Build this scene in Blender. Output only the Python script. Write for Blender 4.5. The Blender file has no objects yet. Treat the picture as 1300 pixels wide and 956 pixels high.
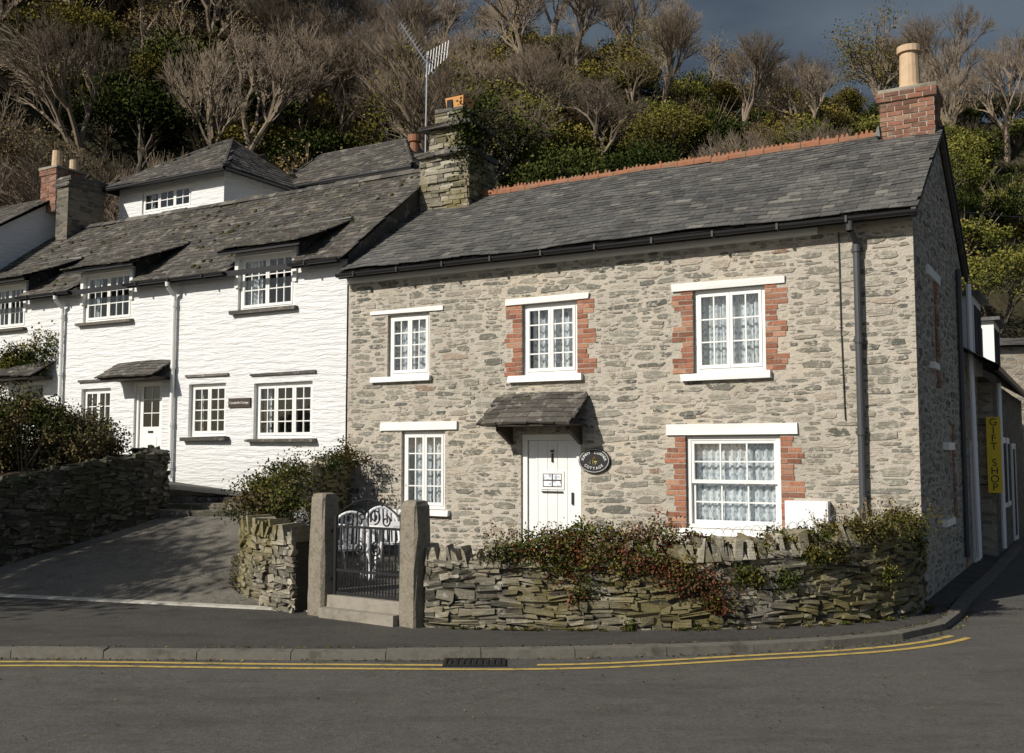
import bpy, math, random
from mathutils import Vector, Matrix
R=random.Random(11)
rnd=R.random
def ru(a,b): return a+(b-a)*R.random()
scene=bpy.context.scene
scene.view_settings.view_transform='Standard'
scene.view_settings.look='None'
scene.view_settings.exposure=0
COL=scene.collection

# ---------------------------------------------------------------- materials
class G:
    def __init__(s,name):
        s.m=bpy.data.materials.new(name); s.m.use_nodes=True
        s.nt=s.m.node_tree; s.nt.nodes.clear()
        s.out=s.nt.nodes.new('ShaderNodeOutputMaterial')
    def n(s,t,ins=None,**props):
        nd=s.nt.nodes.new(t)
        for k,v in props.items(): setattr(nd,k,v)
        if ins:
            for k,v in ins.items():
                sk=nd.inputs[k]
                if isinstance(v,bpy.types.NodeSocket): s.nt.links.new(v,sk)
                else: sk.default_value=v
        return nd
    def ramp(s,fac,stops,interp='LINEAR'):
        nd=s.nt.nodes.new('ShaderNodeValToRGB'); cr=nd.color_ramp; cr.interpolation=interp
        while len(cr.elements)<len(stops): cr.elements.new(0.5)
        for e,(p,c) in zip(cr.elements,stops):
            e.position=p; e.color=(c[0],c[1],c[2],1) if not isinstance(c,(int,float)) else (c,c,c,1)
        s.nt.links.new(fac,nd.inputs[0]); return nd.outputs[0]
    def mix(s,f,a,b,blend='MIX'):
        nd=s.nt.nodes.new('ShaderNodeMix'); nd.data_type='RGBA'; nd.blend_type=blend
        for i,v in ((0,f),(6,a),(7,b)):
            sk=nd.inputs[i]
            if isinstance(v,bpy.types.NodeSocket): s.nt.links.new(v,sk)
            else: sk.default_value=v if isinstance(v,(int,float)) else (v[0],v[1],v[2],1)
        return nd.outputs[2]
    def math(s,op,a,b=0.0,c=0.0):
        nd=s.nt.nodes.new('ShaderNodeMath'); nd.operation=op
        for i,v in enumerate((a,b,c)):
            if isinstance(v,bpy.types.NodeSocket): s.nt.links.new(v,nd.inputs[i])
            else: nd.inputs[i].default_value=v
        return nd.outputs[0]
    def noise(s,vec,scale,detail=4,rough=0.55):
        return s.n('ShaderNodeTexNoise',{'Vector':vec,'Scale':scale,'Detail':detail,'Roughness':rough})
    def map(s,vec,scale=(1,1,1),loc=(0,0,0)):
        return s.n('ShaderNodeMapping',{'Vector':vec,'Scale':scale,'Location':loc}).outputs[0]
    def bsdf(s,color,rough=0.8,bump=None,bstr=0.5,bdist=0.02,spec=0.3,metal=0.0):
        ins={'Base Color':color if isinstance(color,bpy.types.NodeSocket) else (*color[:3],1),'Roughness':rough,'Specular IOR Level':spec,'Metallic':metal}
        b=s.n('ShaderNodeBsdfPrincipled',ins)
        if bump is not None:
            bn=s.n('ShaderNodeBump',{'Height':bump,'Strength':bstr,'Distance':bdist})
            s.nt.links.new(bn.outputs[0],b.inputs['Normal'])
        s.nt.links.new(b.outputs[0],s.out.inputs[0]); return b
    def uv(s): return s.n('ShaderNodeTexCoord').outputs['UV']
    def obj(s): return s.n('ShaderNodeTexCoord').outputs['Object']
    def attr(s): return s.n('ShaderNodeAttribute',attribute_name='rnd').outputs['Fac']

def rubble(name,stones,mortar,sx,sz,mw=0.05,smear=0.45,bstr=0.6):
    g=G(name); uv=g.uv()
    w=g.noise(uv,5,3)
    sub=g.n('ShaderNodeVectorMath',{0:w.outputs['Color'],1:(0.5,0.5,0.5)},operation='SUBTRACT').outputs[0]
    sc=g.n('ShaderNodeVectorMath',{0:sub,1:(0.10,0.06,0)},operation='MULTIPLY').outputs[0]
    v=g.n('ShaderNodeVectorMath',{0:uv,1:sc},operation='ADD').outputs[0]
    mp=g.map(v,(1/sx,1/sz,1))
    f1=g.n('ShaderNodeTexVoronoi',{'Vector':mp,'Scale':1.0,'Randomness':1.0},voronoi_dimensions='2D')
    de=g.n('ShaderNodeTexVoronoi',{'Vector':mp,'Scale':1.0,'Randomness':1.0},voronoi_dimensions='2D',feature='DISTANCE_TO_EDGE').outputs['Distance']
    sep=g.n('ShaderNodeSeparateColor',{0:f1.outputs['Color']})
    fine=g.noise(uv,30,6,0.7).outputs['Fac']
    strk=g.noise(g.map(uv,(6,60,1)),1.0,4,0.6).outputs['Fac']
    big=g.noise(uv,0.7,4).outputs['Fac']
    e=g.math('ADD',de,g.math('MULTIPLY',g.math('SUBTRACT',fine,0.5),0.12))
    mask=g.n('ShaderNodeMapRange',{'Value':e,'From Min':mw,'From Max':mw+0.06}).outputs[0]
    stc=g.ramp(sep.outputs[0],stones,'CONSTANT')
    stc=g.mix(0.75,stc,g.ramp(strk,[(0.25,0.45),(0.75,1.25)]),'MULTIPLY')
    sm=g.ramp(sep.outputs[1],[(0.0,1.0),(1-smear,1.0),(1-smear+0.1,0.3)])
    mk=g.math('MULTIPLY',mask,sm)
    mo=g.mix(fine,[c*0.72 for c in mortar],[min(1,c*1.2) for c in mortar])
    c=g.mix(mk,mo,stc)
    c=g.mix(0.8,c,g.ramp(big,[(0.3,(0.78,0.8,0.8)),(0.5,(1,1,1)),(0.7,(1.12,1.04,0.95))]),'MULTIPLY')
    h=g.math('ADD',g.math('MULTIPLY',mk,0.7),g.math('MULTIPLY',fine,0.6))
    g.bsdf(c,0.9,h,bstr,0.025); return g.m

def stonemat(name,stops,moss=0.0,mosscol=(0.12,0.11,0.03),lich=.55,contrast=.8):
    g=G(name); o=g.obj(); a=g.attr()
    c=g.ramp(a,stops)
    n1=g.noise(o,9,6,0.65).outputs['Fac']; n2=g.noise(g.map(o,(4,4,45)),1.5,4).outputs['Fac']; n3=g.noise(o,1.3,5,.65).outputs['Fac']; n5=g.noise(o,40,4,.7).outputs['Fac']
    c=g.mix(contrast,c,g.ramp(n2,[(0.25,0.5),(0.75,1.35)]),'MULTIPLY')
    c=g.mix(.5,c,g.ramp(n5,[(0.3,0.6),(0.7,1.35)]),'MULTIPLY')
    c=g.mix(g.ramp(n1,[(0.56,0.0),(0.66,lich)]),c,(0.42,0.40,0.34))
    if moss: c=g.mix(g.math('MULTIPLY',g.ramp(n3,[(0.40,0.0),(0.58,1.0)]),moss),c,mosscol)
    h=g.math('ADD',g.math('ADD',n1,n2),g.math('MULTIPLY',n5,.5))
    g.bsdf(c,0.9,h,0.7,0.015); return g.m

def slatemat(name,stops,lichen,moss):
    g=G(name); o=g.obj(); a=g.attr()
    c=g.ramp(a,stops)
    n1=g.noise(o,5.5,7,0.7).outputs['Fac']; n2=g.noise(o,1.1,5,0.6).outputs['Fac']; n3=g.noise(o,22,3,0.6).outputs['Fac']
    c=g.mix(0.6,c,g.ramp(n3,[(0.3,0.65),(0.7,1.3)]),'MULTIPLY')
    c=g.mix(0.7,c,g.ramp(n2,[(0.3,0.7),(0.7,1.3)]),'MULTIPLY')
    lf=g.math('MULTIPLY',g.ramp(n1,[(0.54,0.0),(0.64,1.0)]),lichen)
    c=g.mix(lf,c,(0.27,0.255,0.22))
    n4=g.noise(o,2.4,6,0.7).outputs['Fac']
    mf=g.math('MULTIPLY',g.ramp(n4,[(0.55,0.0),(0.65,1.0)]),moss)
    c=g.mix(mf,c,(0.075,0.072,0.024))
    g.bsdf(c,0.66,g.math('ADD',n3,n1),0.4,0.01,0.35); return g.m

def simple(name,col,rough=0.6,var=0.15,scale=8,bstr=0.15,spec=0.4,metal=0.0,dirt=None):
    g=G(name); o=g.obj(); n=g.noise(o,scale,5,0.6).outputs['Fac']
    c=g.mix(n,[x*(1-var) for x in col],[min(1,x*(1+var)) for x in col])
    if dirt:
        n2=g.noise(o,scale*0.4,6,0.7).outputs['Fac']
        c=g.mix(g.ramp(n2,[(0.5,0.0),(0.7,dirt[0])]),c,dirt[1])
    g.bsdf(c,rough,n,bstr,0.01,spec,metal); return g.m
def brickmat(name,stops):
    g=G(name); o=g.obj(); c=g.ramp(g.attr(),stops); n=g.noise(o,25,5,.7).outputs['Fac']; n2=g.noise(o,5,5,.7).outputs['Fac']
    c=g.mix(.6,c,g.ramp(n,[(0.3,.55),(.7,1.35)]),'MULTIPLY'); c=g.mix(g.ramp(n2,[(0.5,0.0),(0.68,0.55)]),c,(0.26,0.22,0.17))
    g.bsdf(c,.9,n,.6,.01,.2); return g.m

def leafmat(name,stops,inst=True):
    g=G(name); a=g.attr(); f=a
    if inst:
        oi=g.n('ShaderNodeObjectInfo').outputs['Random']
        f=g.math('ADD',a,g.math('MULTIPLY',g.math('SUBTRACT',oi,0.5),0.4))
    c=g.ramp(f,stops)
    d=g.n('ShaderNodeBsdfDiffuse',{'Color':c})
    g.nt.links.new(d.outputs[0],g.out.inputs[0]); return g.m

def asphalt(name,base,light,dark=.4,lo=.35):
    g=G(name); o=g.obj()
    n1=g.noise(o,90,3,0.85).outputs['Fac']; n0=g.noise(o,24,5,.75).outputs['Fac']; n2=g.noise(o,0.6,7,0.7).outputs['Fac']; n3=g.noise(g.map(o,(0.5,1.6,1)),1.0,7,0.75).outputs['Fac']
    n6=g.noise(o,5,6,.75).outputs['Fac']
    c=g.mix(g.ramp(n1,[(.3,0.0),(.7,1.0)]),[x*0.3 for x in base],[x*1.9 for x in base])
    c=g.mix(.75,c,g.ramp(n0,[(0.35,.6),(.65,1.45)]),'MULTIPLY')
    c=g.mix(.6,c,g.ramp(n6,[(0.35,.7),(.65,1.3)]),'MULTIPLY')
    c=g.mix(g.ramp(n2,[(lo,0.0),(0.66,0.6)]),c,light)
    c=g.mix(g.ramp(n3,[(0.5,0.0),(0.66,dark)]),c,[x*0.5 for x in base])
    g.bsdf(c,0.88,g.math('ADD',n1,n0),0.9,0.01,0.3); return g.m

M={}
g=G('lime_mortar_rubble'); uv=g.uv(); fine=g.noise(uv,34,6,.75).outputs['Fac']; med=g.noise(uv,9,5,.6).outputs['Fac']; big=g.noise(uv,.75,5,.6).outputs['Fac']
vo=g.n('ShaderNodeTexVoronoi',{'Vector':g.map(uv,(9,26,1)),'Scale':1.0},voronoi_dimensions='2D'); sp=g.n('ShaderNodeSeparateColor',{0:vo.outputs['Color']})
chip=g.math('MULTIPLY',g.ramp(sp.outputs[0],[(0.0,0.0),(.62,0.0),(.66,.45)]),g.ramp(vo.outputs['Distance'],[(.28,1.0),(.42,0.0)]))
c=g.mix(fine,(0.34,0.31,0.26),(0.62,0.57,0.49)); c=g.mix(chip,c,g.mix(sp.outputs[1],(0.2,0.185,0.16),(0.36,0.31,0.25)))
c=g.mix(.9,c,g.ramp(big,[(0.3,(0.74,0.74,0.70)),(0.5,(1,1,1)),(0.7,(1.12,1.06,0.98))]),'MULTIPLY')
g.bsdf(c,.95,g.math('ADD',g.math('ADD',fine,g.math('MULTIPLY',med,1.5)),chip),1.0,.02); M['rub']=g.m
g=G('rubble_face_stone'); o=g.obj(); a=g.attr()
c=g.ramp(a,[(0.0,(0.12,0.12,0.105)),(0.15,(0.18,0.175,0.15)),(0.32,(0.28,0.255,0.21)),(0.45,(0.22,0.215,0.185)),(0.6,(0.36,0.32,0.265)),(0.76,(0.27,0.265,0.225)),(0.92,(0.44,0.39,0.33)),(1,(0.24,0.15,0.10))])
n2=g.noise(g.map(o,(4,4,40)),1.5,4).outputs['Fac'];n5=g.noise(o,38,5,.7).outputs['Fac'];n1=g.noise(o,11,6,.7).outputs['Fac'];n3=g.noise(o,.8,5,.65).outputs['Fac']
c=g.mix(.7,c,g.ramp(n2,[(0.25,0.5),(0.75,1.3)]),'MULTIPLY'); c=g.mix(.5,c,g.ramp(n5,[(0.3,0.6),(0.7,1.35)]),'MULTIPLY')
c=g.mix(g.ramp(n1,[(0.52,0.0),(0.60,.8)]),c,g.mix(n5,(0.34,0.31,0.26),(0.60,0.55,0.47)))
c=g.mix(.8,c,g.ramp(n3,[(0.3,(0.76,0.78,0.74)),(0.5,(1,1,1)),(0.7,(1.12,1.07,1.0))]),'MULTIPLY')
g.bsdf(c,.92,g.math('ADD',g.math('ADD',n1,n2),n5),.9,.016); M['fst']=g.m
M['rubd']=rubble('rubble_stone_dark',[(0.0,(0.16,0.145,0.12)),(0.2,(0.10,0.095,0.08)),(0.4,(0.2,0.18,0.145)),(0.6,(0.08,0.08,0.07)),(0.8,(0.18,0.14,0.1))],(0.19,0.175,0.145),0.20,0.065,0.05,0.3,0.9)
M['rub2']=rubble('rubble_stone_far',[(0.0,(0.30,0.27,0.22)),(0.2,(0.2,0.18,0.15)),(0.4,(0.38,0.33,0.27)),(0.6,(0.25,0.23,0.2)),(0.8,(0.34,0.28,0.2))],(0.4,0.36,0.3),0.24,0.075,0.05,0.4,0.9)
g=G('whitewashed_rubble'); uv=g.uv(); fine=g.noise(uv,40,5,.65).outputs['Fac']; big=g.noise(uv,.8,5,.65).outputs['Fac']
wp=g.noise(uv,2.5,4); sub=g.n('ShaderNodeVectorMath',{0:wp.outputs['Color'],1:(0.10,0.10,0)},operation='MULTIPLY').outputs[0]; vv=g.n('ShaderNodeVectorMath',{0:uv,1:sub},operation='ADD').outputs[0]
s1=g.noise(g.map(vv,(1.8,15,1)),1.0,5,.6).outputs['Fac']; s2=g.noise(g.map(vv,(4,36,1),(3,1,0)),1.0,4,.6).outputs['Fac']
r1=g.ramp(s1,[(.34,0.0),(.62,1.0)]); h=g.math('ADD',g.math('ADD',r1,g.math('MULTIPLY',s2,.7)),g.math('MULTIPLY',fine,.35))
c=g.mix(big,(0.69,0.70,0.72),(0.78,0.78,0.77)); c=g.mix(g.ramp(s1,[(.28,.2),(.38,0.0)]),c,(0.48,0.49,0.50))
z_=g.n('ShaderNodeSeparateXYZ',{0:uv}).outputs[1]; low=g.n('ShaderNodeMapRange',{'Value':z_,'From Min':2.1,'From Max':1.2}).outputs[0]
c=g.mix(g.math('MULTIPLY',low,g.math('MULTIPLY',big,0.6)),c,(0.38,0.38,0.3))
st=g.noise(g.map(uv,(5,.5,1)),1.0,5,.7).outputs['Fac']; c=g.mix(g.ramp(st,[(.55,0.0),(.75,.35)]),c,(0.5,0.5,0.44))
g.bsdf(c,.8,h,.65,.028); M['white_r']=g.m
M['slate']=slatemat('slate_grey',[(0.0,(0.062,0.061,0.060)),(0.5,(0.10,0.098,0.093)),(0.85,(0.13,0.125,0.117)),(1,(0.18,0.17,0.15))],0.25,0.15)
M['slatem']=slatemat('slate_mossy',[(0.0,(0.046,0.042,0.038)),(0.5,(0.078,0.070,0.062)),(0.85,(0.11,0.098,0.084)),(1,(0.16,0.145,0.12))],0.75,0.4)
M['wall']=stonemat('dry_slate_stone',[(0.0,(0.08,0.075,0.06)),(0.4,(0.18,0.165,0.13)),(0.7,(0.28,0.25,0.19)),(1,(0.40,0.37,0.30))],0.75,(0.15,0.125,0.04),.75)
M['walld']=stonemat('dry_slate_stone_dark',[(0.0,(0.05,0.045,0.04)),(0.5,(0.1,0.09,0.07)),(1,(0.17,0.15,0.12))],0.6,(0.05,0.06,0.02))
M['core']=simple('wall_core_earth',(0.05,0.044,0.032),0.95,0.4,12,0.8)
M['brick']=brickmat('red_brick',[(0,(0.19,0.085,0.055)),(.35,(0.29,0.12,0.075)),(.7,(0.36,0.155,0.095)),(1,(0.42,0.24,0.16))])
M['brickd']=brickmat('weathered_brick',[(0,(0.12,0.07,0.05)),(.4,(0.20,0.09,0.06)),(.75,(0.27,0.12,0.08)),(1,(0.30,0.19,0.13))])
M['mortar']=simple('mortar',(0.34,0.30,0.25),0.95,0.3,30,0.5,0.2)
M['terra']=simple('terracotta',(0.27,0.12,0.07),0.85,0.35,9,0.5,0.2,0,(0.9,(0.17,0.14,0.09)))
M['terral']=simple('buff_clay',(0.52,0.38,0.25),0.8,0.2,8,0.4,0.2,0,(0.7,(0.3,0.25,0.18)))
M['orange']=simple('orange_clay',(0.56,0.28,0.10),0.8,0.2,8,0.4,0.2)
M['paint']=simple('white_paint',(0.78,0.78,0.76),0.45,0.04,7,0.1,0.4,0,(0.25,(0.55,0.54,0.48)))
M['black']=simple('black_plastic',(0.018,0.018,0.02),0.4,0.2,6,0.05)
M['iron']=simple('wrought_iron',(0.012,0.012,0.013),0.45,0.3,20,0.3,0.5)
M['pipe']=simple('grey_pipe',(0.06,0.064,0.07),0.5,0.2,6,0.1)
M['galv']=simple('galvanised',(0.4,0.41,0.43),0.4,0.1,10,0.1,0.5,0.6)
M['lead']=simple('lead_flashing',(0.17,0.165,0.155),0.7,0.35,6,0.3)
M['granite']=simple('granite',(0.22,0.195,0.155),0.9,0.45,30,1.0,0.2,0,(0.8,(0.11,0.10,0.06)))
M['conc']=simple('concrete',(0.27,0.245,0.205),0.9,0.25,10,0.6,0.2,0,(0.7,(0.13,0.12,0.09)))
M['concl']=simple('pale_concrete',(0.46,0.44,0.39),0.9,0.3,9,0.5,0.2,0,(0.9,(0.17,0.16,0.13)))
M['kerb']=simple('kerb_stone',(0.14,0.13,0.11),0.9,0.3,12,0.6,0.2,0,(0.8,(0.06,0.055,0.045)))
M['yellow']=simple('yellow_paint',(0.48,0.35,0.10),0.85,0.25,14,0.4,0.2,0,(0.95,(0.11,0.095,0.07)))
M['ysign']=simple('yellow_sign',(0.80,0.58,0.03),0.5,0.04,5,0.02)
M['wood']=simple('dark_wood',(0.05,0.035,0.025),0.7,0.3,12,0.3)
M['dark']=simple('dark_interior',(0.02,0.02,0.02),0.9,0.2,5,0.0)
M['plastic']=simple('white_plastic',(0.78,0.79,0.80),0.35,0.03,4,0.02,0.5)
M['road']=asphalt('asphalt_road',(0.090,0.085,0.077),(0.125,0.117,0.105),.5)
M['pave']=asphalt('asphalt_pavement',(0.06,0.056,0.051),(0.085,0.08,0.07),.6)
M['drive']=asphalt('asphalt_drive',(0.125,0.116,0.098),(0.21,0.19,0.155),.85,.42)
M['flag']=rubble('slate_flags',[(0.0,(0.12,0.115,0.1)),(0.4,(0.17,0.16,0.14)),(0.7,(0.1,0.1,0.09))],(0.1,0.095,0.08),0.55,0.4,0.03,0.1,0.5)
M['bark']=simple('bark',(0.12,0.10,0.08),0.95,0.4,10,0.6,0.2,0,(0.6,(0.06,0.08,0.03)))
M['twig']=simple('twigs',(0.215,0.17,0.125),0.9,0.3,3,0.0,0.2)
M['soil']=simple('soil',(0.06,0.045,0.03),0.95,0.4,10,0.8,0.1,0,(0.7,(0.05,0.06,0.02)))
M['L_green']=leafmat('leaves_green',[(0.0,(0.016,0.024,0.007)),(0.4,(0.065,0.080,0.018)),(0.75,(0.14,0.145,0.033)),(1,(0.24,0.215,0.055))])
M['L_olive']=leafmat('leaves_olive',[(0.0,(0.028,0.028,0.009)),(0.4,(0.105,0.095,0.024)),(0.75,(0.20,0.165,0.042)),(1,(0.31,0.235,0.065))])
M['L_dark']=leafmat('leaves_ivy',[(0.0,(0.009,0.014,0.005)),(0.5,(0.034,0.048,0.013)),(1,(0.11,0.115,0.033))])
M['L_brown']=leafmat('leaves_autumn',[(0.0,(0.045,0.034,0.017)),(0.5,(0.135,0.100,0.048)),(1,(0.26,0.19,0.09))])
M['L_grey']=leafmat('leaves_shrub',[(0.0,(0.02,0.018,0.011)),(0.5,(0.085,0.072,0.038)),(1,(0.2,0.17,0.085))])
M['L_red']=leafmat('leaves_red',[(0.0,(0.06,0.022,0.012)),(0.5,(0.17,0.06,0.035)),(1,(0.32,0.16,0.07))])
g=G('hill_undergrowth'); o=g.obj(); n=g.noise(o,0.35,6,0.7).outputs['Fac']; n2=g.noise(o,3,5,0.7).outputs['Fac']
c=g.ramp(n,[(0.3,(0.025,0.027,0.011)),(0.5,(0.05,0.045,0.022)),(0.7,(0.075,0.056,0.035))])
c=g.mix(0.8,c,g.ramp(n2,[(0.3,0.4),(0.7,1.5)]),'MULTIPLY'); g.bsdf(c,0.95,n2,1.0,0.2); M['hill']=g.m
g=G('window_glass'); fr=g.n('ShaderNodeFresnel',{'IOR':1.5}).outputs[0]
f2=g.math('ADD',g.math('MULTIPLY',fr,1.1),0.03)
gl=g.n('ShaderNodeBsdfGlossy',{'Color':(1,1,1,1),'Roughness':0.03}); tr=g.n('ShaderNodeBsdfTransparent',{'Color':(0.85,0.88,0.88,1)})
mx=g.n('ShaderNodeMixShader',{0:f2,1:tr.outputs[0],2:gl.outputs[0]}); g.nt.links.new(mx.outputs[0],g.out.inputs[0]); M['glass']=g.m
g=G('lace_curtain'); uv=g.uv()
vz=g.n('ShaderNodeTexVoronoi',{'Vector':g.map(uv,(1,0.8,1)),'Scale':11.0,'Randomness':0.55},voronoi_dimensions='2D').outputs['Distance']
wv=g.n('ShaderNodeTexWave',{'Vector':uv,'Scale':3.2,'Distortion':3.0,'Detail':1.0},bands_direction='X').outputs['Fac']
p=g.math('ADD',g.math('MULTIPLY',vz,0.9),g.math('MULTIPLY',wv,0.25))
c=g.ramp(p,[(0.28,(0.36,0.41,0.48)),(0.40,(0.78,0.80,0.82)),(0.62,(0.78,0.80,0.82)),(0.72,(0.50,0.55,0.62))])
g.bsdf(c,0.9,None); M['lace']=g.m

# ---------------------------------------------------------------- mesh builder
class MB:
    def __init__(s): s.V=[];s.F=[];s.Mi=[];s.R=[];s.mats=[]
    def mi(s,k):
        if k not in s.mats: s.mats.append(k)
        return s.mats.index(k)
    def face(s,pts,mat,r=None):
        i=len(s.V); s.V.extend([tuple(p) for p in pts]); s.F.append(tuple(range(i,i+len(pts)))); s.Mi.append(s.mi(mat)); s.R.append(rnd() if r is None else r)
    def hexa(s,p,mat,r=None):
        i=len(s.V); s.V.extend([tuple(q) for q in p]); r=rnd() if r is None else r; m=s.mi(mat)
        for f in ((0,3,2,1),(4,5,6,7),(0,1,5,4),(1,2,6,5),(2,3,7,6),(3,0,4,7)):
            s.F.append(tuple(i+k for k in f)); s.Mi.append(m); s.R.append(r)
    def box(s,x0,x1,y0,y1,z0,z1,mat,r=None,j=0.0):
        p=[(x0,y0,z0),(x1,y0,z0),(x1,y1,z0),(x0,y1,z0),(x0,y0,z1),(x1,y0,z1),(x1,y1,z1),(x0,y1,z1)]
        if j: p=[(a+ru(-j,j),b+ru(-j,j),c+ru(-j,j)) for a,b,c in p]
        s.hexa(p,mat,r)
    def limb(s,p0,p1,r0,r1,n,mat,r=None,caps=False):
        p0=Vector(p0);p1=Vector(p1); d=(p1-p0)
        if d.length<1e-6: return
        d.normalize(); a=d.orthogonal().normalized(); b=d.cross(a)
        i=len(s.V); m=s.mi(mat); r=rnd() if r is None else r
        for k in range(n):
            t=2*math.pi*k/n; v=a*math.cos(t)+b*math.sin(t); s.V.append(tuple(p0+v*r0)); s.V.append(tuple(p1+v*r1))
        for k in range(n):
            q=(k+1)%n; s.F.append((i+2*k,i+2*q,i+2*q+1,i+2*k+1)); s.Mi.append(m); s.R.append(r)
        if caps:
            s.F.append(tuple(i+2*k+1 for k in range(n))); s.Mi.append(m); s.R.append(r)
            s.F.append(tuple(i+2*k for k in reversed(range(n)))); s.Mi.append(m); s.R.append(r)
    def tube(s,pts,r,n,mat):
        for a,b in zip(pts[:-1],pts[1:]): s.limb(a,b,r,r,n,mat,0.5)
    def leaf(s,c,sz,mat,r,up=0.3):
        n=Vector((R.gauss(0,1),R.gauss(0,1),R.gauss(0,1)+up)).normalized(); a=n.orthogonal().normalized(); b=n.cross(a)
        t=rnd()*6.28; a2=a*math.cos(t)+b*math.sin(t); b2=n.cross(a2)
        a2=a2*sz*0.5; b2=b2*sz*0.32
        s.face([c-a2,c-b2,c+a2,c+b2],mat,r)
    def build(s,name,parent=None,smooth=False,uv=True,loc=None):
        me=bpy.data.meshes.new(name); me.from_pydata(s.V,[],s.F)
        for k in s.mats: me.materials.append(M[k])
        me.polygons.foreach_set('material_index',s.Mi)
        at=me.attributes.new('rnd','FLOAT','FACE'); at.data.foreach_set('value',s.R)
        if uv:
            ul=me.uv_layers.new(name='UVMap'); arr=[]
            for p in me.polygons:
                n=p.normal; ax,ay,az=abs(n.x),abs(n.y),abs(n.z)
                for vi in p.vertices:
                    c=me.vertices[vi].co
                    if az>0.75: arr+= [c.x,c.y]
                    elif ax>ay: arr+=[c.y+3.3,c.z]
                    else: arr+=[c.x,c.z]
            ul.data.foreach_set('uv',arr)
        if smooth: me.polygons.foreach_set('use_smooth',[True]*len(me.polygons))
        me.update()
        ob=bpy.data.objects.new(name,me); COL.objects.link(ob)
        if parent: ob.parent=parent
        if loc: ob.location=loc
        return ob
def empty(name,loc=(0,0,0),rz=0.0,parent=None):
    e=bpy.data.objects.new(name,None); e.location=loc; e.rotation_euler=(0,0,rz); COL.objects.link(e); e.empty_display_size=0.2
    if parent: e.parent=parent
    return e
def text(body,size,loc,parent,mat,rot=(math.pi/2,0,0),name='lettering',ext=0.002):
    cu=bpy.data.curves.new(name,'FONT'); cu.body=body; cu.size=size; cu.extrude=ext; cu.align_x='CENTER'; cu.align_y='CENTER'
    cu.materials.append(M[mat]); ob=bpy.data.objects.new(name,cu); COL.objects.link(ob); ob.location=loc; ob.rotation_euler=rot; ob.parent=parent; return ob

def wall_grid(mb,x0,x1,z0,z1,holes,y,mat,reveal=0.2,rmat=None):
    xs=sorted(set([x0,x1]+[h[0] for h in holes]+[h[1] for h in holes])); zs=sorted(set([z0,z1]+[h[2] for h in holes]+[h[3] for h in holes]))
    for a,b in zip(xs[:-1],xs[1:]):
        for c,d in zip(zs[:-1],zs[1:]):
            mx,mz=(a+b)/2,(c+d)/2
            if any(h[0]<mx<h[1] and h[2]<mz<h[3] for h in holes): continue
            mb.face([(a,y,c),(b,y,c),(b,y,d),(a,y,d)],mat,0.5)
    rm=rmat or mat
    for a,b,c,d in [h[:4] for h in holes]:
        e=y+reveal
        mb.face([(a,y,c),(a,y,d),(a,e,d),(a,e,c)],rm,.5); mb.face([(b,y,c),(b,e,c),(b,e,d),(b,y,d)],rm,.5)
        mb.face([(a,y,d),(b,y,d),(b,e,d),(a,e,d)],rm,.5); mb.face([(a,y,c),(a,e,c),(b,e,c),(b,y,c)],rm,.5)

def rubble_face(mb,x0,x1,z0,z1,holes,toP,mat,attempts=(3000,8000,14000,6000),top=None,seed=3):
    RR=random.Random(seed); cs=.0125
    nx=int((x1-x0)/cs); nz=int((z1-z0)/cs)
    grid=[bytearray(nx) for _ in range(nz)]
    for a,b,c,d in holes:
        ia,ib=max(0,int((a-x0)/cs)),min(nx,int((b-x0)/cs)+1)
        if ib<=ia: continue
        for k in range(max(0,int((c-z0)/cs)),min(nz,int((d-z0)/cs)+1)): grid[k][ia:ib]=b'\x01'*(ib-ia)
    sizes=((.30,.60,.07,.15),(.18,.40,.045,.11),(.10,.26,.03,.07),(.05,.12,.025,.05))
    for (w0,w1,h0,h1),n in zip(sizes,attempts):
        for _ in range(n):
            w=RR.uniform(w0,w1);h=RR.uniform(h0,h1)
            iw=int(w/cs);ih=max(1,int(h/cs))
            i=RR.randrange(0,nx-iw);k=RR.randrange(0,nz-ih)
            if top and z0+(k+ih)*cs>top(x0+(i+iw/2)*cs)-.05: continue
            ok=True
            for q in range(k,k+ih):
                if 1 in grid[q][i:i+iw]: ok=False;break
            if not ok: continue
            one=b'\x01'*min(iw+1,nx-i)
            for q in range(k,min(nz,k+ih+1)): grid[q][i:i+len(one)]=one
            cx=x0+(i+iw/2)*cs;cz=z0+(k+ih/2)*cs; N=RR.choice((5,6,7,8,9)); ph=RR.uniform(0,6.28)
            pr=RR.uniform(.001,.012); tilt=RR.uniform(-.07,.07); col=min(1,max(0,RR.random()*.95+RR.gauss(0,.03)))
            o=[];inn=[]
            for t in range(N):
                an=ph+6.283*t/N+RR.uniform(-.3,.3); ca,sa=math.cos(an),math.sin(an)
                ex=.62
                X=w/2*math.copysign(abs(ca)**ex,ca)*RR.uniform(.80,1.06);Z=h/2*math.copysign(abs(sa)**ex,sa)*RR.uniform(.78,1.06)
                Z+=X*tilt
                o.append(toP(cx+X,cz+Z,-.003)); inn.append(toP(cx+X*.92,cz+Z*.84,pr+RR.uniform(-.001,.002)))
            mb.face(inn,mat,col)
            for t in range(N):
                u=(t+1)%N; mb.face([o[t],o[u],inn[u],inn[t]],mat,col)

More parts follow.
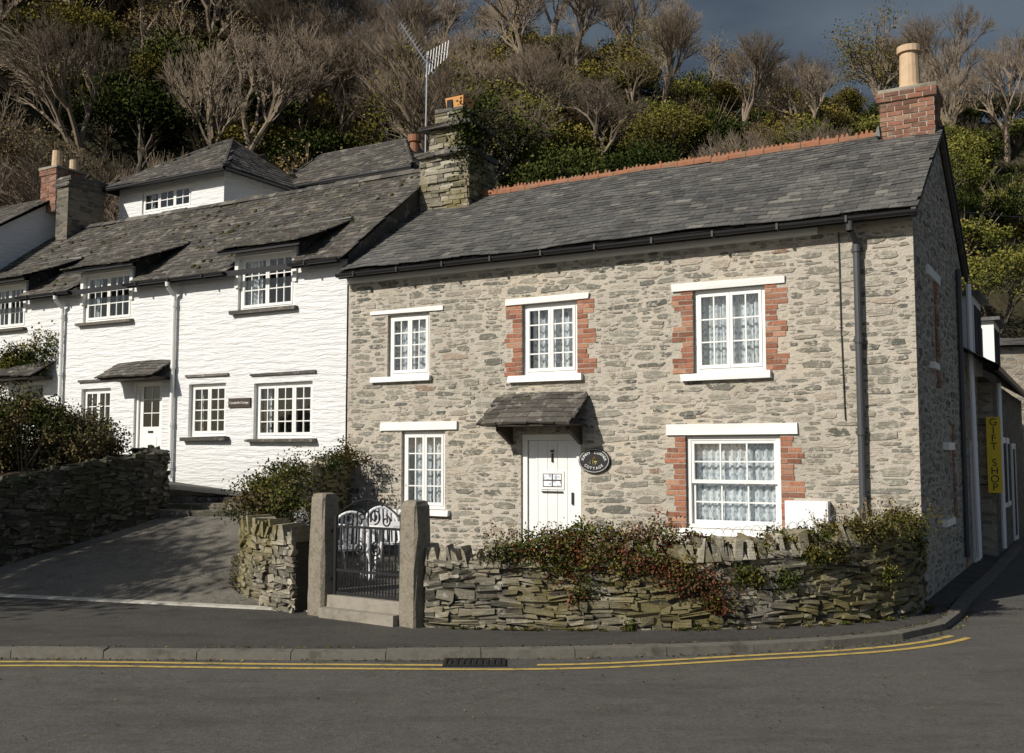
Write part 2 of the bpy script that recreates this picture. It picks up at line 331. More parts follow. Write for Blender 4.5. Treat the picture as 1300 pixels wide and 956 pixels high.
def inpoly(x,y,P):
    c=False;n=len(P);j=n-1
    for i in range(n):
        if (P[i][1]>y)!=(P[j][1]>y) and x<(P[j][0]-P[i][0])*(y-P[i][1])/(P[j][1]-P[i][1])+P[i][0]: c=not c
        j=i
    return c
def slates(mb,poly,mat,w=0.26,e=0.19,holes=(),under='dark',thick=0.012):
    P=[Vector(p) for p in poly]; o=P[0]; ex=(P[1]-P[0]).normalized(); n=ex.cross(P[2]-P[0]).normalized()
    if n.z<0: n=-n
    eu=(n.cross(ex)); 
    if eu.z<0: eu=-eu
    Q=[((p-o).dot(ex),(p-o).dot(eu)) for p in P]
    W0=min(q[0] for q in Q);W1=max(q[0] for q in Q);L=max(q[1] for q in Q)
    def pt(x,v,h): return o+ex*x+eu*v+n*(h+.014*math.sin(x*1.3+v*.9)+.010*math.sin(x*3.1-v*2))
    def pt0(x,v,h): return o+ex*x+eu*v+n*h
    if not holes: mb.face([pt0(a,b,-0.035) for a,b in Q],under,0.5)
    else:
        xs=sorted(set([W0,W1]+[h[0] for h in holes]+[h[1] for h in holes])); vs=sorted(set([0,L]+[h[2] for h in holes]+[h[3] for h in holes]))
        for a,b in zip(xs[:-1],xs[1:]):
            for c,d in zip(vs[:-1],vs[1:]):
                if any(h[0]<(a+b)/2<h[1] and h[2]<(c+d)/2<h[3] for h in holes): continue
                mb.face([pt0(a,c,-.035),pt0(b,c,-.035),pt0(b,d,-.035),pt0(a,d,-.035)],under,.5)
    v=0.0
    while v<L:
        ee=e*(1-0.25*v/L)
        x=W0-ru(0,w)
        while x<W1:
            ww=w*ru(0.75,1.25); a=x+0.002;b=x+ww-0.002; x+=ww
            a=max(a,W0-0.01);b=min(b,W1+0.01)
            if b-a<0.04: continue
            cx=(a+b)/2; cv=v+ee*0.5
            if not inpoly(min(max(cx,W0+.001),W1-.001),min(cv,L-.001),Q): continue
            if any(h[0]-0.02<cx<h[1]+0.02 and h[2]-0.02<cv<h[3] for h in holes): continue
            jb=ru(-0.012,0.012); t=ru(-0.006,0.006); hh=0.015+ru(0,0.009); th=thick*ru(0.8,1.5)
            if rnd()<.03: jb-=.03
            v0=v-0.02+jb; v1=min(v+ee*1.25,L+0.01)
            mb.hexa([pt(a,v0-t,hh-th),pt(b,v0+t,hh-th),pt(b,v1,-0.008),pt(a,v1,-0.008),pt(a,v0-t,hh),pt(b,v0+t,hh),pt(b,v1,0.004),pt(a,v1,0.004)],mat,min(1,max(0,R.gauss(0.45,0.26))))
        v+=ee

def window(fr,gl,cu,x0,x1,z0,z1,y,leaves,cols,rows,curtain='lace',fw=0.055,sash=False):
    fr.box(x0,x0+fw,y,y+.07,z0,z1,'paint');fr.box(x1-fw,x1,y,y+.07,z0,z1,'paint')
    fr.box(x0+fw,x1-fw,y+.002,y+.07,z1-fw,z1,'paint');fr.box(x0+fw,x1-fw,y+.002,y+.07,z0,z0+fw,'paint')
    ix0,ix1,iz0,iz1=x0+fw,x1-fw,z0+fw,z1-fw
    def leafp(a,b,c,d,yy,cols,rows,s=0.045):
        fr.box(a+.003,a+s,yy,yy+.04,c+.003,d-.003,'paint');fr.box(b-s,b-.003,yy,yy+.04,c+.003,d-.003,'paint')
        fr.box(a+s,b-s,yy+.001,yy+.04,d-s,d-.003,'paint');fr.box(a+s,b-s,yy+.001,yy+.04,c+.003,c+s*1.2,'paint')
        A,B,C,D=a+s,b-s,c+s*1.2,d-s
        for i in range(1,cols):
            xx=A+(B-A)*i/cols; fr.box(xx-.010,xx+.010,yy+.006,yy+.034,C,D,'paint')
        for i in range(1,rows):
            zz=C+(D-C)*i/rows; fr.box(A,B,yy+.008,yy+.032,zz-.010,zz+.010,'paint')
        for i in range(cols):
            for k in range(rows):
                xa,xb=A+(B-A)*i/cols,A+(B-A)*(i+1)/cols; za,zb=C+(D-C)*k/rows,C+(D-C)*(k+1)/rows
                t1,t2=ru(-.002,.002),ru(-.002,.002)
                gl.face([(xa,yy+.02+t1,za),(xb,yy+.02+t2,za),(xb,yy+.02-t1,zb),(xa,yy+.02-t2,zb)],'glass',.5)
    if sash:
        mz=(iz0+iz1)/2; leafp(ix0,ix1,mz-.02,iz1,y+.012,cols,rows); leafp(ix0,ix1,iz0,mz+.02,y+.056,cols,rows)
    else:
        for i in range(leaves):
            a=ix0+(ix1-ix0)*i/leaves; b=ix0+(ix1-ix0)*(i+1)/leaves
            leafp(a,b,iz0,iz1,y-.012,cols,rows)
    def drape(a,b,yy,amp=.022,k=9):
        N=max(8,int((b-a)*70)); pv=None
        for i in range(N+1):
            xx=a+(b-a)*i/N; y2=yy+amp*math.sin(xx*k*6.28+math.sin(xx*7)*1.2)
            if pv: cu.face([(pv[0],pv[1],iz0-.02),(xx,y2,iz0-.02),(xx,y2,iz1+.02),(pv[0],pv[1],iz1+.02)],'lace',.5)
            pv=(xx,y2)
    if curtain=='lace': drape(ix0-.02,ix1+.02,y+.15)
    elif curtain=='side':
        drape(ix0-.02,ix0+(ix1-ix0)*0.3,y+.15)
        drape(ix1-(ix1-ix0)*0.12,ix1+.02,y+.15)
    elif curtain=='thin':
        drape(ix0-.02,ix0+(ix1-ix0)*0.14,y+.15); drape(ix1-(ix1-ix0)*0.14,ix1+.02,y+.15)

def bricks(mb,xe,dr,z0,z1,y=-0.0):
    i=0;z=z0
    while z<z1-.03:
        w=0.30 if (i//3)%2==0 else 0.17
        w*=ru(.9,1.08)
        segs=[(0.003,.212),(0.222,w)] if w>0.25 and i%2 else ([(0.003,.10),(.11,w)] if w>.25 else [(0.003,w)])
        for a,b in segs:
            if b-a<.03: continue
            xa,xb=sorted((xe+dr*a,xe+dr*b))
            mb.box(xa,xb,y-.016+ru(0,.009),y+.05,z+.006,min(z+.066,z1-.002),'brick',None,.003)
        xa,xb=sorted((xe,xe+dr*(w)))
        mb.box(xa,xb,y-.005,y+.05,z-.001,min(z+.0745,z1),'mortar')
        z+=.0755;i+=1

# ================================================================ COTTAGE
F0=(5.16,13.0,0.0); RZ=-math.radians(30)
stone=empty('stone_cottage',F0,RZ)
W=9.23; ZE=5.08; ZR=6.92; YR=2.6
walls=MB();fr=MB();gl=MB();cu=MB();tr=MB()
wins=[(-2.98,-1.94,3.10,4.29,2,2,3,'c'),(-5.775,-4.816,3.17,4.29,2,2,4,'c'),(-8.385,-7.53,3.25,4.30,2,2,4,'c'),(-8.077,-7.21,1.06,2.34,2,2,4,'c'),(-3.114,-1.766,0.92,2.21,1,3,2,'s')]
door=(-5.80,-4.77,0.24,2.26)
holes=[w[:4] for w in wins]+[door]
wall_grid(walls,-W,0,-0.3,ZE,holes,0,'rub',0.16)
walls.face([(0,0,-.3),(0,5.2,-.3),(0,5.2,ZE),(0,YR,ZR-.03),(0,0,ZE)],'rub',.5)
walls.face([(-W,0,-.3),(-W,5.2,-.3),(-W,5.2,ZE),(-W,YR,ZR-.03),(-W,0,ZE)],'rub',.5)
walls.face([(-W,5.2,-.3),(0,5.2,-.3),(0,5.2,ZE),(-W,5.2,ZE)],'rub',.5)
walls.build('walls',stone)
sf=MB()
bh=[(a-.02,b+.02,c-.02,d+.02) for a,b,c,d in holes]
bh+=[(-2.98-.3,-1.94+.3,3.0,4.4),(-5.775-.3,-4.816+.3,3.07,4.4),(-8.72,-7.3,4.3,4.4),(-3.4,-1.46,.85,2.37),(-8.5,-6.97,2.35,2.49)]
rubble_face(sf,-W+.01,-.005,-.1,ZE-.16,bh,lambda x,z,p:(x,-p,z),'fst',seed=5)
def gtop(y): return ZE+(ZR-ZE)*(y/YR if y<YR else (5.2-y)/(5.2-YR))
rubble_face(sf,.02,5.19,-.1,ZR-.1,[],lambda x,z,p:(p,x,z),'fst',(1500,5000,9000,4000),gtop,8)
sf.build('rubble_facing',stone,uv=False)
for w in wins:
    window(fr,gl,cu,w[0]+.005,w[1]-.005,w[2]+.005,w[3]-.005,0.06 if w[7]=='c' else 0.045,w[4],w[5],w[6],'lace',.055,w[7]=='s')
def lint(a,b,c,d,y0=-.035): tr.box(a,b,y0,.04,c,d,'paint',None,.010)
lint(-3.29,-1.65,4.295,4.39);lint(-6.06,-4.61,4.295,4.38);lint(-8.75,-7.25,4.315,4.38,-.03)
lint(-8.50,-6.97,2.36,2.49);lint(-3.39,-1.53,2.22,2.37)
lint(-3.15,-1.86,2.99,3.095,-.075);lint(-6.0,-4.72,3.07,3.165,-.075);lint(-8.69,-7.48,3.16,3.245,-.07);lint(-8.2,-7.1,.97,1.055,-.075);lint(-3.2,-1.68,.83,.915,-.075)
for a,b,c,d in ((-2.98,-1.94,3.10,4.29),(-5.775,-4.816,3.17,4.29),(-3.114,-1.766,.92,2.215)):
    bricks(tr,a,-1,c,d);bricks(tr,b,1,c,d)
tr.build('lintels_sills_and_brick_jambs',stone)
rf=MB()
rf.box(-W,-1.2,-.03,.02,4.90,5.0,'paint')
rf.box(-W-.05,0.06,-.20,.0,ZE-.07,ZE-.045,'black')
rf.box(-W-.05,0.08,-.225,-.19,4.96,5.09,'black')
def gutter(mb,x0,x1,y,z,r,mat='black'):
    n=6;pr=[(y-r*math.cos(math.pi*k/n),z-r*math.sin(math.pi*k/n)) for k in range(n+1)]
    for (a,b),(c,d) in zip(pr[:-1],pr[1:]): mb.face([(x0,a,b),(x1,a,b),(x1,c,d),(x0,c,d)],mat,.5)
    for x in (x0,x1): mb.face([(x,a,b) for a,b in pr],mat,.5)
    x=x0+.4
    while x<x1: mb.box(x-.015,x+.015,y-r-.01,y+r,z-r-.012,z+.01,mat);x+=.9
gutter(rf,-W-.03,.1,-.29,5.03,.06)
rf.build('fascia_and_gutter',stone)
ro=MB()
ye=-.27
slates(ro,[(-W-.02,ye,ZE+.015),(.10,ye,ZE+.015),(.10,YR,ZR),(-W-.02,YR,ZR)],'slate',.21,.15,thick=.008)
slates(ro,[(.10,5.45,ZE+.0),(-W-.02,5.45,ZE+.0),(-W-.02,YR,ZR),(.10,YR,ZR)],'slate',.4,.3)
for a,b in (((.085,ye,ZE-.05),(.085,YR,ZR-.06)),((.085,5.45,ZE-.06),(.085,YR,ZR-.06))):
    A=Vector(a);B=Vector(b); ro.hexa([A+Vector((-.06,0,-.07)),A+Vector((.0,0,-.07)),B+Vector((0,0,-.07)),B+Vector((-.06,0,-.07)),A+Vector((-.06,0,.04)),A+Vector((0,0,.04)),B+Vector((0,0,.04)),B+Vector((-.06,0,.04))],'slate',.2)
x=-W+.9
while x<-.85:
    L=.30;n=6;r=.095
    dz=ru(-.014,.012); rr=rnd()
    for k in range(n):
        t0=math.pi*(-.1+1.2*k/n);t1=math.pi*(-.1+1.2*(k+1)/n)
        ro.face([(x,YR-r*math.cos(t0),ZR-.02+dz+r*math.sin(t0)),(x+L-.008,YR-r*math.cos(t0),ZR-.02+dz+r*math.sin(t0)),(x+L-.008,YR-r*math.cos(t1),ZR-.02+dz+r*math.sin(t1)),(x,YR-r*math.cos(t1),ZR-.02+dz+r*math.sin(t1))],'terra',rr)
    for q in range(4):
        a=x+.01+q*.072; hz=ru(.02,.06)
        if rnd()<.8: ro.hexa([(a,YR-.02,ZR+.05),(a+.06,YR-.02,ZR+.05),(a+.06,YR+.02,ZR+.05),(a,YR+.02,ZR+.05),(a+.02,YR-.012,ZR+.07+hz),(a+.045,YR-.012,ZR+.07+hz),(a+.045,YR+.012,ZR+.07+hz),(a+.02,YR+.012,ZR+.07+hz)],'terra')
    x+=L
ro.build('slate_roof',stone)
ch=MB()
def brick_stack(mb,x0,x1,y0,y1,z0,z1,mat='brickd'):
    mb.box(x0+.008,x1-.008,y0+.008,y1-.008,z0,z1-.005,'mortar')
    z=z0;i=0
    while z<z1-.02:
        o=.11 if i%2 else 0
        for (a0,a1,ax) in ((x0,x1,'x'),(y0,y1,'y')):
            t=a0-o
            while t<a1-.02:
                p=max(t,a0);q=min(t+.215,a1)
                if q-p>.03:
                    if ax=='x':
                        mb.box(p,q-.01,y0+ru(-.006,.004),y0+.05,z+.005,z+.066,mat,None,.002); mb.box(p,q-.01,y1-.05,y1+ru(-.003,.003),z+.004,z+.066,mat)
                    else:
                        mb.box(x0+ru(-.003,.003),x0+.05,p+.052 if p==y0 else p,q-.01 if q<y1 else q-.052,z+.004,z+.066,mat); mb.box(x1-.05,x1+ru(-.003,.003),p+.052 if p==y0 else p,q-.01 if q<y1 else q-.052,z+.004,z+.066,mat)
                t+=.225
        z+=.075;i+=1
brick_stack(ch,-.76,.03,YR-.33,YR+.33,6.72,7.32)
brick_stack(ch,-.80,.07,YR-.36,YR+.36,7.32,7.47)
ch.box(-.78,.05,YR-.34,YR+.34,7.47,7.53,'conc',None,.02)
ch.limb((-.36,YR,7.50),(-.36,YR,8.16),.16,.14,16,'terral',.5)
ch.limb((-.36,YR,8.14),(-.36,YR,8.24),.18,.18,16,'terral',.5,True)
ch.limb((-.36,YR,7.54),(-.36,YR,7.62),.185,.17,16,'terral',.5,True)
ch.box(-.81,-.755,YR-.4,YR+.4,6.80,6.95,'lead',None,.02)
ch.build('brick_chimney',stone)
ch=MB()
def stone_stack(mb,x0,x1,y0,y1,z0,z1):
    mb.box(x0+.03,x1-.03,y0+.03,y1-.03,z0,z1,'mortar')
    z=z0
    while z<z1-.01:
        h=min(ru(.04,.1),z1-z)
        for ax in (0,1):
            a0,a1=(x0,x1) if ax==0 else (y0,y1); t=a0
            while t<a1-.02:
                w=ru(.12,.4); q=min(t+w,a1); pr=ru(-.02,.03)
                if ax==0:
                    mb.box(t,q-.008,y0-pr,y0+.1,z+.004,z+h-.004,'wall',None,.010)
                    mb.box(t,q-.008,y1-.1,y1+pr,z+.004,z+h-.004,'wall',None,.006)
                else:
                    mb.box(x1-.1,x1+pr,t,q-.008,z+.004,z+h-.004,'wall',None,.010)
                    mb.box(x0-pr,x0+.1,t,q-.008,z+.004,z+h-.004,'wall',None,.006)
                t=q
        z+=h
stone_stack(ch,-9.22,-8.12,YR-.5,YR+.5,6.3,7.65)
for i in range(22): 
    a=ru(-9.3,-8.4); ch.box(a,a+.35,YR-.60,YR-.3,7.62+ru(0,.08),7.67+ru(0,.08),'slatem',None,.015)
ch.box(-9.27,-8.07,YR-.55,YR+.55,7.64,7.72,'slatem',None,.03)
stone_stack(ch,-9.08,-8.28,YR-.38,YR+.38,7.72,8.2)
ch.box(-9.25,-8.10,YR-.52,YR+.5,8.20,8.27,'slatem',None,.03)
ch.box(-9.12,-8.25,YR-.40,YR+.4,8.27,8.34,'slatem',None,.03)
stone_stack(ch,-9.0,-8.4,YR-.3,YR+.3,8.32,8.56)
ch.box(-9.0,-8.36,YR-.33,YR+.3,8.56,8.62,'slatem',None,.02)
ch.hexa([(-8.82,YR-.17,8.61),(-8.46,YR-.17,8.61),(-8.46,YR+.17,8.61),(-8.82,YR+.17,8.61),(-8.85,YR-.2,8.88),(-8.43,YR-.2,8.88),(-8.43,YR+.2,8.88),(-8.85,YR+.2,8.88)],'orange',.5)
ch.box(-8.80,-8.68,YR-.215,YR-.18,8.66,8.83,'dark')
for i in range(1500):
    c=Vector((-8.2+R.gauss(0,.14),YR-.35+R.gauss(0,.22),7.85+R.gauss(0,.32))); ch.leaf(c,.07,'L_dark',rnd())
ch.build('stone_chimney',stone)
an=MB()
mx,my=-9.38,YR-.1
an.limb((mx,my,7.6),(mx+.03,my,9.95),.02,.02,8,'galv',.5,True)
for z in (7.9,8.4): an.tube([(mx-.0,my,z),(mx+.35,my,z)],.015,6,'galv')
A=Vector((mx+.03,my,9.7)); B=A+Vector((-.48,-.25,.85)); C=A+Vector((.12,.05,-.2))
an.limb(C,B,.014,.014,6,'galv',.5,True)
dd=(B-C)
sv=dd.cross(Vector((0.3,1,0.2))).normalized(); 
for i in range(17):
    p=C+dd*(i/16); L=.12
    an.limb(p-sv*L,p+sv*L,.007,.007,4,'galv',.5)
    if i%2==0:
        s2=sv.cross(dd).normalized(); an.limb(p-s2*.05,p+s2*.05,.005,.005,4,'galv',.5)
D=A+Vector((.0,0,.0)); E=A+Vector((.52,-.05,.18))
an.limb(D,E,.014,.014,6,'galv',.5,True)
for i in range(8):
    p=D+(E-D)*(i/7); L=.26-.012*i; v=Vector((.12,.0,1)).normalized(); an.limb(p-v*L,p+v*L,.007,.007,4,'galv',.5)
an.build('tv_aerial',stone,uv=False)
dr=MB()
a,b,c,d=door
dr.box(a,a+.09,.04,.15,c,d,'paint');dr.box(b-.09,b,.04,.15,c,d,'paint');dr.box(a+.09,b-.09,.042,.15,d-.09,d,'paint')
A,B,C,D=a+.095,b-.095,c+.02,d-.095
dr.box(A,B,.085,.13,C,D,'paint')
for i in range(5):
    x=A+(B-A)*i/5; dr.box(x+.006,x+(B-A)/5-.006,.076,.086,C+.02,D-.02,'paint')
dr.box(A+.22,B-.22,.062,.078,1.42,1.70,'paint'); dr.box(A+.26,B-.26,.056,.063,1.46,1.66,'black')
for k in range(2):
    for q in range(2): xx=A+.265+q*(B-A-.52)/2; dr.face([(xx+.01,.0545,1.47+k*.1),(xx+(B-A-.52)/2-.01,.0545,1.47+k*.1),(xx+(B-A-.52)/2-.01,.0545,1.55+k*.1),(xx+.01,.0545,1.55+k*.1)],'lace')
dr.box(A+.24,B-.24,.05,.078,1.375,1.395,'black')
dr.limb(((A+B)/2,.07,1.84),((A+B)/2,.07,1.97),.022,.015,8,'black',.5,True); dr.limb(((A+B)/2,.06,1.99),((A+B)/2,.06,2.02),.03,.03,8,'black',.5,True)
dr.box(B-.09,B-.06,.05,.08,1.2,1.38,'black')
dr.box(a-.1,b+.1,-.35,.2,.05,.235,'granite',None,.01)
dr.build('front_door',stone)
cn=MB()
cn.box(-6.02,-4.66,-.02,.04,2.70,2.78,'granite')
slates(cn,[(-6.2,-.62,2.42),(-4.62,-.62,2.42),(-4.66,0.0,2.88),(-6.12,0.0,2.88)],'slatem',.24,.13,thick=.035)
cn.box(-6.15,-4.66,-.6,0,2.375,2.40,'wood')
for x in (-6.0,-4.80):
    cn.hexa([(x,-.42,2.31),(x+.06,-.42,2.31),(x+.06,0,2.1),(x,0,2.1),(x,-.42,2.375),(x+.06,-.42,2.375),(x+.06,0,2.375),(x,0,2.375)],'wood')
cn.build('door_canopy',stone)
sg=MB(); cx,cz=-4.53,1.86
N=40;ring=[(cx+.255*math.cos(6.283*k/N),cz+.185*math.sin(6.283*k/N)) for k in range(N)]
sg.face([(x,-.045,z) for x,z in ring],'black',.5)
for k in range(N):
    p=ring[k];q=ring[(k+1)%N]; sg.face([(p[0],-.045,p[1]),(q[0],-.045,q[1]),(q[0],0,q[1]),(p[0],0,p[1])],'black',.5)
r2=[(cx+.238*math.cos(6.283*k/N),-.048,cz+.168*math.sin(6.283*k/N)) for k in range(N)]
sg.tube(r2+[r2[0]],.0035,4,'paint')
for i in range(60):
    c=Vector((cx+R.gauss(0,.03),-.052,cz-.01+R.gauss(0,.025))); sg.leaf(c,.025,R.choice(['ysign','L_green','paint']),rnd())
sg.build('house_name_plaque',stone)
for s_,sgn,rr in (('SUNNY CORNER',1,(.185,.12)),('COTTAGE',-1,(.17,.115))):
    n=len(s_); span=2.9 if sgn==1 else 1.8
    for i,chh in enumerate(s_):
        if chh==' ': continue
        t=(math.pi/2+span/2-span*i/(n-1)) if sgn==1 else (-math.pi/2-span/2+span*i/(n-1))
        x=cx+rr[0]*math.cos(t);z=cz+rr[1]*math.sin(t)
        tl=(t-math.pi/2)*.8 if sgn==1 else (t+math.pi/2)*.8
        text(chh,.058,(x,-.05,z),stone,'paint',(math.pi/2,-tl,0),'plaque_letter')
dp=MB()
dp.tube([(-.73,-.29,4.98),(-.73,-.27,4.86),(-.69,-.09,4.72),(-.69,-.09,.95)],.045,12,'pipe')
for z in (4.6,3.4,2.2,1.2): dp.limb((-.69,-.09,z),(-.69,-.09,z+.09),.056,.056,12,'pipe',.5,True); dp.box(-.77,-.61,-.05,0,z+.02,z+.06,'pipe')
dp.tube([(-.93,-.02,4.9),(-.925,-.02,3.6),(-.90,-.02,2.4)],.009,5,'black')
dp.box(-1.68,-1.12,-.16,-.001,.93,1.34,'plastic',.5); dp.box(-1.66,-1.14,-.168,-.158,.95,1.32,'plastic',.5)
dp.build('drainpipe_and_meter_box',stone)
sd=MB()
def sidebricks(mb,y0,w0,w1,z0,z1):
    z=z0;i=0
    while z<z1:
        w=w0 if (i//3)%2 else w1
        mb.box(-.04,.016+ru(0,.006),y0,y0+w,z+.004,z+.067,'brick',None,.002); z+=.0755;i+=1
sidebricks(sd,1.75,.18,.32,2.9,4.5);sidebricks(sd,4.55,.2,.4,-.1,5.0);sidebricks(sd,3.2,.18,.3,1.0,2.4)
sd.box(-.02,.04,1.0,2.2,4.42,4.55,'paint'); sd.box(-.02,.07,1.1,1.6,3.13,3.22,'paint');sd.box(-.02,.08,2.2,2.9,2.02,2.13,'paint');sd.box(-.02,.08,1.8,2.7,.93,1.03,'paint')
sd.tube([(.05,4.3,5.0),(.05,4.3,.3)],.04,10,'pipe')
sd.build('side_wall_trim',stone)
for mb,nm in ((fr,'window_frames'),(gl,'window_glass'),(cu,'lace_curtains')): mb.build(nm,stone)

# ================================================================ WHITE COTTAGE
wh=empty('white_cottage',F0,RZ)
X0,X1=-20.7,-W-.02
ZE2=5.35; ZR2=7.62; YR2=2.7; YE2=-.22
walls=MB();fr=MB();gl=MB();cu=MB();tr=MB()
dorm=[(-11.84,-10.45,4.60,5.62),(-16.23,-14.76,4.66,5.66),(-19.35,-18.15,4.7,5.66)]
low=[(-11.39,-10.0,2.24,3.25,3,2,4,'thin'),(-13.07,-12.1,2.29,3.29,2,2,4,'thin'),(-16.2,-15.3,2.3,3.3,2,2,3,'thin')]
doors=[(-14.60,-13.80,1.50,3.36),(-18.3,-17.4,1.6,3.5)]
holes=[(a,b,c,ZE2) for a,b,c,d in dorm]+[l[:4] for l in low]+doors
wall_grid(walls,X0,X1,.3,ZE2,holes,-.02,'white_r',.2,'paint')
walls.face([(X1,0,ZE2-.5),(X1,5.4,ZE2-.5),(X1,5.4,ZE2),(X1,YR2,ZR2-.03),(X1,0,ZE2+.14)],'slatem',.3)
walls.face([(X0,5.4,.3),(X1,5.4,.3),(X1,5.4,ZE2),(X0,5.4,ZE2)],'white_r',.5)
walls.build('walls',wh)
for i,(a,b,c,d) in enumerate(dorm):
    window(fr,gl,cu,a+.03,b-.03,c+.01,d,.03,2 if i else 2,3,3,'side' if i==0 else 'thin',.05)
    fr.box(a-.06,a+.028,-.06,.1,ZE2-.3,d+.04,'paint');fr.box(b-.028,b+.06,-.06,.1,ZE2-.3,d+.04,'paint');fr.box(a-.06,b+.06,-.055,.1,d+.002,d+.07,'paint')
    tr.box(a-.12,b+.08,-.12,.02,c-.06,c,'slatem',None,.012)
    zf=d+.10; A0,B0=a-.30,b+.40
    yb=1.05; zb=ZE2+(ZR2-ZE2)/(YR2-YE2)*(yb-YE2)+.03
    slates(tr,[(A0,-.36,zf),(B0,-.36,zf),(B0+.05,yb,zb),(A0-.0,yb,zb)],'slatem',.26,.19,thick=.018)
    tr.box(A0+.05,B0-.05,-.32,-.28,zf-.08,zf-.01,'black')
    tr.box(A0-.02,B0+.03,yb-.04,yb+.07,zb-.005,zb+.025,'lead',None,.012)
    for x in (a-.08,b+.08):
        tr.face([(x,-.02,ZE2+.1),(x,.0,zf+.08),(x,yb,zb-.02)],'slatem',.3)
    tr.face([(A0,-.30,zf-.03),(B0,-.30,zf-.03),(B0,.0,zf+.08),(A0,0,zf+.08)],'wood',.3)
for a,b,c,d,lv,co,rw,ct in low:
    window(fr,gl,cu,a+.005,b-.005,c+.005,d-.005,.06,lv,co,rw,ct,.05)
    tr.box(a-.1,b+.12,-.14,.02,c-.07,c-.003,'slatem',None,.015)
    tr.box(a-.08,b+.08,-.06,-.0,d+.14,d+.18,'slatem',None,.01)
for a,b,c,d in doors:
    fr.box(a,a+.07,.03,.13,c,d,'paint');fr.box(b-.07,b,.03,.13,c,d,'paint');fr.box(a+.07,b-.07,.032,.13,d-.07,d,'paint')
    fr.box(a+.075,b-.075,.07,.11,c,c+1.0,'paint');fr.box(a+.075,a+.17,.07,.11,c+1.0,d-.075,'paint');fr.box(b-.17,b-.075,.07,.11,c+1,d-.075,'paint')
    gl.face([(a+.17,.09,c+1),(b-.17,.09,c+1),(b-.17,.09,d-.08),(a+.17,.09,d-.08)],'glass',.5)
    for k in range(1,3): fr.box(a+.17,b-.17,.08,.10,c+1+k*.27-.008,c+1+k*.27+.008,'paint')
    fr.box((a+b)/2-.008,(a+b)/2+.008,.082,.10,c+1,d-.08,'paint')
    fr.box(a+.22,b-.22,.06,.072,c+.25,c+.8,'paint')
    fr.box((a+b)/2-.07,(a+b)/2+.07,.058,.07,c+.88,c+.92,'black')
    slates(tr,[(a-.5,-.55,d+.10),(b+.3,-.55,d+.10),(b+.28,-.02,d+.42),(a-.42,-.02,d+.42)],'slatem',.24,.13,thick=.028)
    tr.box(a-.42,b+.25,-.5,-.02,d+.04,d+.085,'wood')
tr.box(X0,X1,-.24,-.21,5.24,5.34,'black')
def keepg(x0,x1): gutter(tr,x0,x1,-.30,5.32,.055)
edges=[X1]+[v for a,b,c,d in dorm for v in (b+.1,a-.1)]+[X0]
for i in range(0,len(edges),2): keepg(edges[i+1],edges[i])
for px_ in (-13.45,-16.8):
    tr.tube([(px_,-.28,5.3),(px_,-.27,5.18),(px_,-.09,5.02),(px_,-.09,1.5)],.04,10,'paint')
    for z in (4.8,3.6,2.5,1.7): tr.limb((px_,-.09,z),(px_,-.09,z+.08),.052,.052,10,'paint',.5,True)
tr.box(-12.0,-11.45,-.05,-.01,2.82,2.99,'wood',.5)
text('Campbells Cottage',.062,(-11.725,-.055,2.905),wh,'paint',name='name_board_lettering')
ro=MB()
hl=[(a-.08-X0,b+.08-X0,0,.62) for a,b,c,d in dorm]
slates(ro,[(X0,YE2,ZE2),(X1+.06,YE2,ZE2),(X1+.06,YR2,ZR2),(X0,YR2,ZR2)],'slatem',.25,.17,hl,thick=.014)
slates(ro,[(X1+.06,5.6,ZE2),(X0,5.6,ZE2),(X0,YR2,ZR2),(X1+.06,YR2,ZR2)],'slatem',.5,.35)
x=X0
while x<X1: 
    dz=ru(-.01,.02)
    ro.hexa([(x,YR2-.12,ZR2-.05),(x+.4,YR2-.12,ZR2-.05),(x+.4,YR2+.12,ZR2-.05),(x,YR2+.12,ZR2-.05),(x,YR2-.03,ZR2+.05+dz),(x+.4,YR2-.03,ZR2+.05+dz),(x+.4,YR2+.03,ZR2+.05+dz),(x,YR2+.03,ZR2+.05+dz)],'slatem');x+=.405
sl_r=(ZR2-ZE2)/(YR2-YE2)
for i in range(230):
    x=ru(X0,X1); y=ru(-.1,2.6); z=ZE2+sl_r*(y-YE2)+.03
    if any(a-.4<x<b+.5 and y<1.15 for a,b,c,d in dorm): continue
    r=ru(.012,.035)
    ro.hexa([(x-r*1.6,y-r,z-sl_r*r-.02),(x+r*1.6,y-r,z-sl_r*r-.02),(x+r*1.6,y+r,z+sl_r*r-.02),(x-r*1.6,y+r,z+sl_r*r-.02),(x-r,y-r*.5,z-sl_r*r*.5+r*.5),(x+r,y-r*.5,z-sl_r*r*.5+r*.5),(x+r,y+r*.5,z+sl_r*r*.5+r*.4),(x-r,y+r*.5,z+sl_r*r*.5+r*.4)],R.choice(['L_dark','L_grey','L_grey']),ru(.3,.6))
ro.build('slate_roof',wh)
tr.build('dormers_canopies_and_pipes',wh)
for mb,nm in ((fr,'window_frames'),(gl,'window_glass'),(cu,'curtains')): mb.build(nm,wh)
rb=MB()
